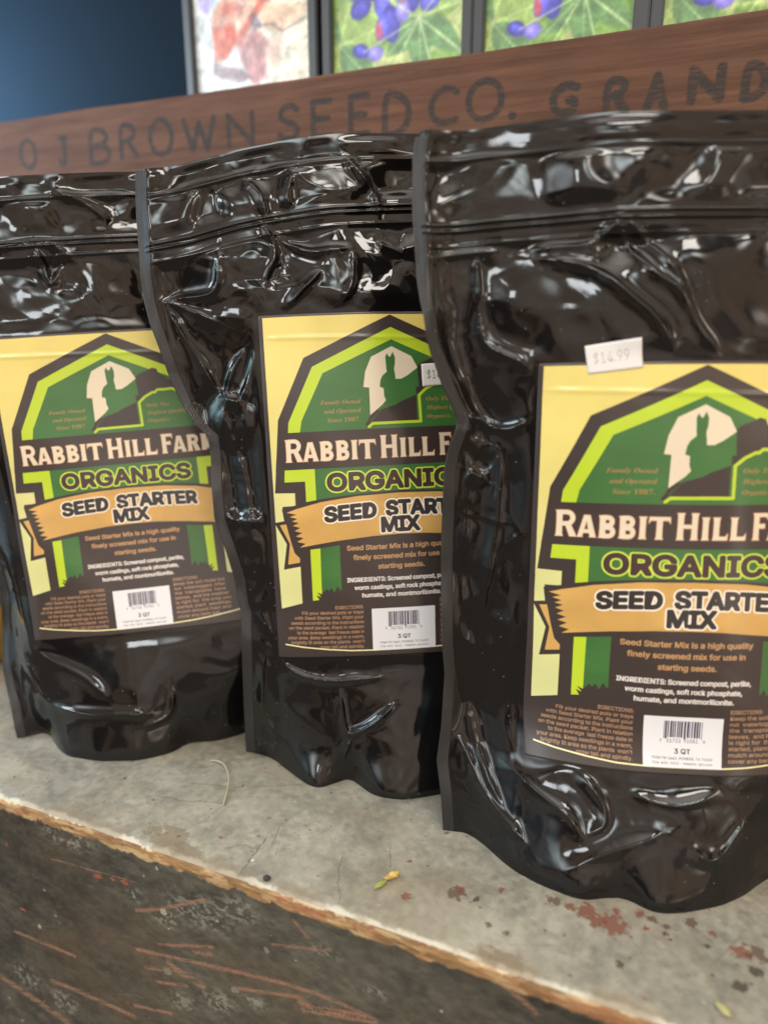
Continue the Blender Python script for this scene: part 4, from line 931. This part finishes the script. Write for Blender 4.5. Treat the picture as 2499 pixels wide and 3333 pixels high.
def flower_art(W, H, sx=0.):
    c = Canvas((0, 0, W, H), 2600, ss=2)
    noise_bg(c, rgb(150, 180, 90), rgb(110, 150, 62), rgb(196, 204, 128), 34, 7 + sx)
    V1 = rgb(214, 226, 170)
    r = np.random.default_rng(4)
    for cx, cy, k_ in [(.006, .040, 6), (.03, .12, 7), (.10, .14, 7), (.05, .20, 8), (.074, .051, 7)]:
        for i in range(k_):
            a = i / k_ * 2 * math.pi + .25
            L = r.uniform(.036, .050); leaf(c, (cx, cy), (cx + math.cos(a) * L, cy + math.sin(a) * L), r.uniform(.008, .012), [rgb(138, 168, 78), rgb(104, 142, 84), rgb(160, 186, 98)][r.integers(3)], V1)
    P1, P2, P3, PK = rgb(62, 58, 150), rgb(84, 80, 180), rgb(128, 118, 200), rgb(196, 86, 112)
    def petal(x, y, rx, ry, rot, base_):
        blob(c, x, y, rx, ry, rot, base_)
        for k_ in range(5):
            f = 1 - (k_ + 1) * .16
            blob(c, x - rx * .12 * k_ * .5, y + ry * .14 * k_ * .6, rx * f, ry * f * .9, rot, base_ * (1 + .085 * (k_ + 1)) + .012 * (k_ + 1))
    for x, y, rx, ry, rot, cl in [(.034, .10, .013, .010, .5, P2), (.05, .11, .010, .014, 0, P1), (.066, .10, .011, .013, .3, P2), (.028, .088, .010, .008, .2, P3), (.058, .092, .009, .012, -.3, P3), (.0245, .064, .0095, .0072, .5, P1), (.040, .078, .0085, .012, -.5, P1), (.043, .064, .007, .010, .2, P2), (.050, .050, .0078, .0135, .15, P1), (.043, .048, .006, .010, -.2, P2), (.0245, .034, .0078, .0052, -.3, P1), (.037, .031, .0070, .0056, .2, P3), (.056, .076, .0050, .0115, .1, P3), (.068, .068, .0075, .0135, -.1, P1), (.083, .062, .0098, .0068, .6, P2), (.04, .13, .012, .011, .5, P2), (.076, .088, .010, .009, .2, P1), (.088, .082, .008, .007, .8, P1), (.020, .078, .008, .009, .2, P2), (.060, .058, .006, .009, 0, P3), (.06, .135, .012, .011, .5, P1), (.05, .155, .01, .01, .5, P2)]:
        petal(x, y, rx, ry, rot, cl)
    for x, y, rx, ry, rot in [(.0402, .046, .0028, .0062, .1), (.0755, .075, .0028, .0075, -.1), (.0335, .076, .0030, .0042, .4), (.054, .10, .0026, .006, 0)]: blob(c, x, y, rx, ry, rot, PK)
    blob(c, .061, .070, .0030, .0085, -.2, rgb(176, 132, 120))
    for a_, L in [(.18, .05), (.75, .05), (2.6, .045), (3.5, .05), (4.1, .05), (5.0, .04), (5.6, .045)]:
        c.line([(.074, .051), (.074 + math.cos(a_) * L, .051 + math.sin(a_) * L)], .0012, V1, a=.8)
    return soften(c.down(), 7, 31)
def water_art(W, H):
    c = Canvas((0, 0, W, H), 2600, ss=2)
    yy, xx = np.mgrid[0:c.h, 0:c.w]; U = xx / c.k; V_ = yy / c.k
    t = sstep(0, W, U)[..., None]; c.img[:] = rgb(206, 216, 222) * (1 - t) + rgb(224, 212, 186) * t
    def wash(P, col, a, s_):
        n = fbm(U * 60, V_ * 60, s_, 3)
        tmp = c.img.copy(); c.fill(P, col); m = sstep(.25, .6, n)[..., None] * a
        c.img = (tmp * (1 - m) + c.img * m).astype(np.float32)
    q = lambda P: [((x - 110) / 555 * .114, .024 + (410 - y) * .00018) for x, y in P]
    def wq(P, col, a, s_):
        for k_ in range(3): wash([(x + math.sin(i * 2.1 + k_ * 1.7 + s_) * .0022, y + math.cos(i * 1.3 + k_ * 2.3) * .0022) for i, (x, y) in enumerate(q(P))], col * (1 - .04 * k_), a * .62, s_ + k_ * 7)
    wq([(200, 120), (260, 60), (340, 60), (520, -60), (480, 90), (380, 180), (310, 260), (200, 340), (190, 240)], rgb(226, 158, 128), .9, 3)
    wq([(200, 180), (300, 165), (312, 222), (260, 300), (212, 300)], rgb(206, 92, 66), .95, 5)
    wq([(460, 80), (530, -20), (480, -40), (400, 120), (300, 240), (322, 256)], rgb(194, 96, 76), .9, 6)
    wq([(245, 96), (350, 92), (352, 118), (330, 136), (250, 128)], rgb(204, 92, 80), .85, 7)
    wq([(310, 240), (400, 195), (445, 260), (440, 400), (380, 430), (325, 330)], rgb(176, 106, 104), .8, 8)
    wq([(190, 325), (300, 350), (390, 410), (300, 405), (200, 372)], rgb(120, 86, 88), .9, 9)
    wq([(130, -60), (215, -60), (200, 60), (178, 120), (138, 80)], rgb(172, 152, 210), .9, 10)
    wq([(320, -80), (500, -80), (440, 10), (330, 30)], rgb(184, 140, 186), .8, 12)
    wq([(440, 120), (640, 150), (600, 200), (500, 230), (420, 190)], rgb(226, 184, 150), .8, 13)
    wq([(440, 240), (520, 250), (500, 380), (450, 370)], rgb(214, 176, 160), .7, 14)
    wq([(370, 150), (410, 150), (430, 195), (380, 205)], rgb(84, 74, 92), .85, 15)
    for P, w_ in [([(400, 150), (380, 185), (420, 200)], .0022), ([(420, 195), (480, 200), (520, 235), (570, 215), (625, 195)], .0018), ([(330, 250), (350, 330), (345, 400)], .0013), ([(390, 240), (405, 320), (425, 390)], .0016), ([(200, 345), (300, 350), (385, 408)], .0014), ([(190, 130), (205, 240), (195, 350)], .0010)]: c.line(q(P), w_, rgb(104, 78, 88), a=.5)
    for i in range(26):
        r = np.random.default_rng(i); x = r.uniform(.044, .066); z = r.uniform(.0, .05)
        c.line([(x, z), (x + r.normal(0, .002), z + r.uniform(.004, .012))], .0010, rgb(130, 66, 72), a=.3)
    return soften(c.down(), 5, 44) * 1.04
mat_frame = simple('pewter_frame', (.045, .043, .042), rough=.35, metal=.3, bump=.1, bscale=60)
mat_mount = simple('frame_backing', (.10, .08, .06), rough=.8)
def framed(x0, x1, art, label, fw=(.0085, .0085), y=.597, zb=.3125, zt=.66, tilt=0.):
    base = ((x0 + x1) / 2, y, zb)
    r = empty('framed_print', base); tag(r, label, 'framed print', 'framed prints standing in the crate')
    d = .010
    box('frame', (x0, y - d, zb), (x0 + fw[0], y + d, zt), mat_frame, r, .0012, base)
    fo = r.children[0]
    # join the four bars into one frame mesh
    import bmesh
    bm = bmesh.new()
    for lo, hi in [((x0, y - d, zb), (x0 + fw[0], y + d, zt)), ((x1 - fw[1], y - d, zb), (x1, y + d, zt)), ((x0 + fw[0], y - d, zb), (x1 - fw[1], y + d, zb + .009)), ((x0 + fw[0], y - d, zt - .009), (x1 - fw[1], y + d, zt))]:
        g = bmesh.ops.create_cube(bm, size=1)['verts']
        for v in g: v.co = Vector([lo[k] + (v.co[k] + .5) * (hi[k] - lo[k]) - base[k] for k in range(3)])
    bmesh.ops.bevel(bm, geom=bm.edges[:], offset=.0012, segments=2, affect='EDGES')
    bm.to_mesh(fo.data); bm.free()
    xa, xb = x0 + fw[0] - .0006, x1 - fw[1] + .0006
    ih = art.shape[0] / art.shape[1] * (xb - xa)
    za, zc = zb + .0085, zt - .0085
    V = [(xa, y - .004, za), (xb, y - .004, za), (xb, y - .004, zc), (xa, y - .004, zc), (xa, y - .002, za), (xb, y - .002, za), (xb, y - .002, zc), (xa, y - .002, zc)]
    v0 = (za - ARTZ) / ih; v1 = (zc - ARTZ) / ih
    uv = [(0, v0), (1, v0), (1, v1), (0, v1)] * 2
    m = img_mat('print', to_image('print_art', art), rough=.4, coat=.25)
    m.node_tree.nodes['Image Texture'].extension = 'REPEAT'
    mesh_np('print', V, [(0, 1, 2, 3), (7, 6, 5, 4), (4, 5, 1, 0), (5, 6, 2, 1), (6, 7, 3, 2), (7, 4, 0, 3)], m, r, uv=uv, smooth=False, origin=base)
    box('backing', (xa, y + .0, za), (xb, y + .008, zc), mat_mount, r, 0, base)
ARTZ = .485
framed(-.4350, -.3030, water_art(.11, .20), 'framed watercolour print in orange and lilac on cream paper, behind the crate board')
framed(-.2985, -.1712, flower_art(.11, .20), 'framed bluebonnet print standing right beside the orange watercolour print')
framed(-.1706, -.0442, flower_art(.11, .20, 1), 'framed bluebonnet print between two other bluebonnet prints', fw=(.0085, .0112))
framed(-.0436, .0850, flower_art(.11, .20, 2), 'framed bluebonnet print above the painted word GRAND, at the right end of the prints')

# ------------------------------------------------------------------ room behind
mat_wall, ntw, bw = new_mat('dark_wall_paint')
bw.inputs['Base Color'].default_value = (.0045, .0078, .0115, 1); bw.inputs['Roughness'].default_value = .9; bw.inputs['Specular IOR Level'].default_value = .08
wall = box('back_wall', (-3.2, 1.35, -.8), (1.6, 1.40, 1.8), mat_wall, None, 0); tag(wall, kind='structure')
floor = box('floor', (-3.5, -2.5, -.84), (2.5, 1.349, -.80), simple('floor_paint', (.18, .15, .12), .7), None, 0); tag(floor, kind='structure')

# ------------------------------------------------------------------ small things on the shelf
def tube(name, pts, rad, mat, label, cat, z0=None):
    cu = bpy.data.curves.new(name, 'CURVE'); cu.dimensions = '3D'; cu.bevel_depth = rad; cu.bevel_resolution = 2; cu.use_fill_caps = True
    sp = cu.splines.new('NURBS'); sp.points.add(len(pts) - 1); sp.use_endpoint_u = True; sp.order_u = 3
    for p, q in zip(sp.points, pts): p.co = (*q, 1)
    o = bpy.data.objects.new(name, cu); link(o); cu.materials.append(mat)
    dg = bpy.context.evaluated_depsgraph_get(); me = bpy.data.meshes.new_from_object(o.evaluated_get(dg)); bpy.data.objects.remove(o)
    o = bpy.data.objects.new(name, me); link(o); me.materials.clear(); me.materials.append(mat)
    return tag(o, label, cat)
tube('straw_fibre', [(-.2849, .3619, .001), (-.2765, .3636, .0025), (-.2635, .3533, .002), (-.2547, .3405, .0022), (-.2482, .3247, .0008)], .0006, simple('dry_straw', (.42, .36, .24), .7), 'thin curled straw fibre lying on the shelf in front of the gap between two pouches', 'fibre')
def lump(name, loc, size, rot, mat, label, cat, seed, sub=3, k_=.35):
    import bmesh
    bm = bmesh.new(); bmesh.ops.create_icosphere(bm, subdivisions=sub, radius=1)
    for v in bm.verts:
        n_ = fbm(np.array([v.co.x * 1.7 + seed]), np.array([v.co.y * 1.7 + v.co.z * 2.3]), seed, 3)[0] - .5
        v.co = v.co * (1 + n_ * k_ * 2)
        v.co = Vector((v.co.x * size[0], v.co.y * size[1], v.co.z * size[2]))
    me = bpy.data.meshes.new(name); bm.to_mesh(me); bm.free()
    for p in me.polygons: p.use_smooth = True
    me.materials.append(mat)
    o = bpy.data.objects.new(name, me); o.location = loc; o.rotation_euler = (0, 0, rot); link(o)
    if label: tag(o, label, cat)
    return o
lump('soil_crumb', (-.1884, .2812, .0012), (.0021, .0017, .0015), .3, simple('soil', (.05, .045, .04), .9), 'small dark soil crumb lying at the front edge of the grey shelf', 'crumb', 4)
fl = empty('fallen_blossom', (-.1245, .3055, 0)); tag(fl, 'fallen blossom with yellow petals and green stem lying on the grey shelf', 'blossom')
def part(o, root):
    o.parent = root; o.location = Vector(o.location) - Vector(root.location); return o
my = simple('yellow_petal', (.60, .44, .12), .6); mg = simple('green_stem', (.30, .34, .09), .6)
part(lump('petal', (-.1222, .3105, .0022), (.0030, .0020, .0018), 1.0, my, None, None, 8, k_=.6), fl)
part(lump('petal', (-.1248, .3070, .0018), (.0022, .0014, .0013), .6, simple('tan_petal', (.45, .30, .10), .6), None, None, 9, k_=.6), fl)
part(lump('stem', (-.1272, .3010, .0016), (.0016, .0042, .0014), -.5, mg, None, None, 11, k_=.4), fl)
fl2 = lump('leaf_bud', (.0466, .2925, .0020), (.0016, .0036, .0014), .9, simple('bud_green', (.40, .38, .16), .6), 'pale yellow green leaf bud lying at the front lip of the shelf, lower right', 'bud', 13, k_=.5)
for i, (x, y, r_) in enumerate([(-.2035, .2905, .0013), (-.0715, .3535, .0016)]):
    lump('paint_flake', (x, y, .0005), (r_, r_ * .8, .0005), i, simple('flake', (.55, .53, .46), .7), ['pale paint flake beside the soil crumb on the shelf', 'pale paint flake just left of the nearest pouch foot', 'pale paint flake in front of the nearest pouch, near the red chips', 'pale paint flake at the left stretch of the shelf lip'][i], 'flake', 20 + i)

# pale jar with a yellow foot, at the far left behind the pouch
import bmesh
def lathe(name, prof, cen, mat, parent=None, n=48, origin=(0, 0, 0)):
    V = []; F = []
    for r, z in prof:
        for i in range(n):
            a = 2 * math.pi * i / n; V.append((cen[0] + r * math.cos(a), cen[1] + r * math.sin(a), z))
    for j in range(len(prof) - 1):
        for i in range(n): F.append((j * n + i, j * n + (i + 1) % n, (j + 1) * n + (i + 1) % n, (j + 1) * n + i))
    F.append(list(range(n))[::-1]); F.append([(len(prof) - 1) * n + i for i in range(n)])
    return mesh_np(name, V, F, mat, parent, origin=origin)
jc = (-.5990, .405, 0)
jar = empty('tall_jar', jc); tag(jar, 'pale grey jar with a yellow foot at the far left edge behind the pouches', 'jar')
lathe('foot', [(.040, .0005), (.043, .003), (.043, .047), (.0415, .049)], jc, simple('yellow_plastic', (.72, .46, .03), .4), jar, origin=jc)
lathe('body', [(.0405, .0492), (.0410, .052), (.0410, .155), (.036, .166), (.030, .170), (.030, .19), (.028, .192)], jc, simple('pale_plastic', (.42, .42, .36), .4), jar, origin=jc)

# ------------------------------------------------------------------ light
w = bpy.data.worlds.new('World'); scn.world = w; w.use_nodes = True
nt = w.node_tree; bg = nt.nodes['Background']
tc = N(nt, 'ShaderNodeTexCoord')
sx = N(nt, 'ShaderNodeSeparateXYZ'); nt.links.new(tc.outputs['Generated'], sx.inputs[0])
no = N(nt, 'ShaderNodeTexNoise'); no.inputs['Scale'].default_value = 2.6; no.inputs['Detail'].default_value = 3; no.inputs['Roughness'].default_value = .6
nt.links.new(tc.outputs['Generated'], no.inputs['Vector'])
cr = N(nt, 'ShaderNodeValToRGB'); e = cr.color_ramp.elements
e[0].position = .44; e[0].color = (.05, .055, .07, 1); e[1].position = .475; e[1].color = (.98, .68, .47, 1)
x_ = e.new(.58); x_.color = (1.25, .95, .74, 1); x_ = e.new(.66); x_.color = (1.5, 1.42, 1.25, 1)
nt.links.new(no.outputs['Fac'], cr.inputs['Fac'])
# cool daylight from the left, fading to the right
mr = N(nt, 'ShaderNodeMapRange'); mr.inputs['From Min'].default_value = -.35; mr.inputs['From Max'].default_value = -1.; mr.inputs['To Min'].default_value = 0; mr.inputs['To Max'].default_value = 1
nt.links.new(sx.outputs['X'], mr.inputs['Value'])
mx = N(nt, 'ShaderNodeMix'); mx.data_type = 'RGBA'; mx.inputs[7].default_value = (.95, 1.25, 1.45, 1)
nt.links.new(mr.outputs[0], mx.inputs[0]); nt.links.new(cr.outputs['Color'], mx.inputs[6])
# ground half darker
mz = N(nt, 'ShaderNodeMapRange'); mz.inputs['From Min'].default_value = -.5; mz.inputs['From Max'].default_value = .15; mz.inputs['To Min'].default_value = .28; mz.inputs['To Max'].default_value = 1.
nt.links.new(sx.outputs['Z'], mz.inputs['Value'])
ml = N(nt, 'ShaderNodeVectorMath'); ml.operation = 'SCALE'
nt.links.new(mx.outputs[2], ml.inputs[0]); nt.links.new(mz.outputs[0], ml.inputs['Scale'])
last = ml.outputs[0]
for d_, pw, cl in [((.30, -.80, .48), 260, (14, 16, 16)), ((.88, -.40, .36), 300, (17, 15, 12.5)), ((-.30, -.85, .30), 110, (8, 9, 9.5)), ((.10, -.30, .95), 30, (4.4, 4.3, 4.1)), ((.55, -.80, .62), 500, (18, 17.5, 16)), ((-.75, -.60, .15), 160, (5, 8, 8.5)), ((.8, -.65, -.12), 260, (3.0, 2.9, 2.6)), ((.2, .1, 1.0), 6, (1.2, 1.1, .95)), ((.50, -.86, .0), 30, (.16, .28, .40)), ((.66, -.74, .02), 5, (.60, .38, .24))]:
    v_ = Vector(d_).normalized()
    dp = N(nt, 'ShaderNodeVectorMath'); dp.operation = 'DOT_PRODUCT'; dp.inputs[1].default_value = v_
    nt.links.new(tc.outputs['Generated'], dp.inputs[0])
    mx_ = N(nt, 'ShaderNodeMath'); mx_.operation = 'MAXIMUM'; mx_.inputs[1].default_value = 0
    nt.links.new(dp.outputs['Value'], mx_.inputs[0])
    pw_ = N(nt, 'ShaderNodeMath'); pw_.operation = 'POWER'; pw_.inputs[1].default_value = pw
    nt.links.new(mx_.outputs[0], pw_.inputs[0])
    sc_ = N(nt, 'ShaderNodeVectorMath'); sc_.operation = 'SCALE'; sc_.inputs[0].default_value = cl
    nt.links.new(pw_.outputs[0], sc_.inputs['Scale'])
    ad_ = N(nt, 'ShaderNodeVectorMath'); ad_.operation = 'ADD'
    nt.links.new(last, ad_.inputs[0]); nt.links.new(sc_.outputs[0], ad_.inputs[1]); last = ad_.outputs[0]
nt.links.new(last, bg.inputs['Color']); bg.inputs['Strength'].default_value = .70

def area(name, loc, target, sx_, sy_, power, col, spread=180):
    l = bpy.data.lights.new(name, 'AREA'); l.shape = 'RECTANGLE'; l.size = sx_; l.size_y = sy_; l.energy = power; l.color = col
    try: l.spread = R_(spread)
    except Exception: pass
    o = bpy.data.objects.new(name, l); o.location = loc
    d = Vector(target) - Vector(loc); o.rotation_euler = d.to_track_quat('-Z', 'Y').to_euler(); link(o); return o
area('doorway_light', (-1.5, -.9, .95), (-.2, .4, .1), .5, .35, 9, (.80, .93, 1.0))
area('skylight', (.55, -.5, 1.5), (-.1, .4, .1), .4, .25, 6, (1.0, .95, .86))
area('window_light', (-.1, -1.5, 1.0), (-.1, .4, .1), .2, .35, 3.5, (.9, .96, 1.0))
area('wall_glow_lamp', (-1.78, 1.02, .72), (-1.45, 1.35, .62), .25, .5, 40, (.45, .72, 1.0))  # unseen lamp added close to the wall for its blue fade
area('left_fill_lamp', (-1.02, .22, .62), (-.55, .56, .40), .22, .4, 4.2, (.50, .74, 1.0))  # added fill, out of view: blue cast on crate's left end and left pouch
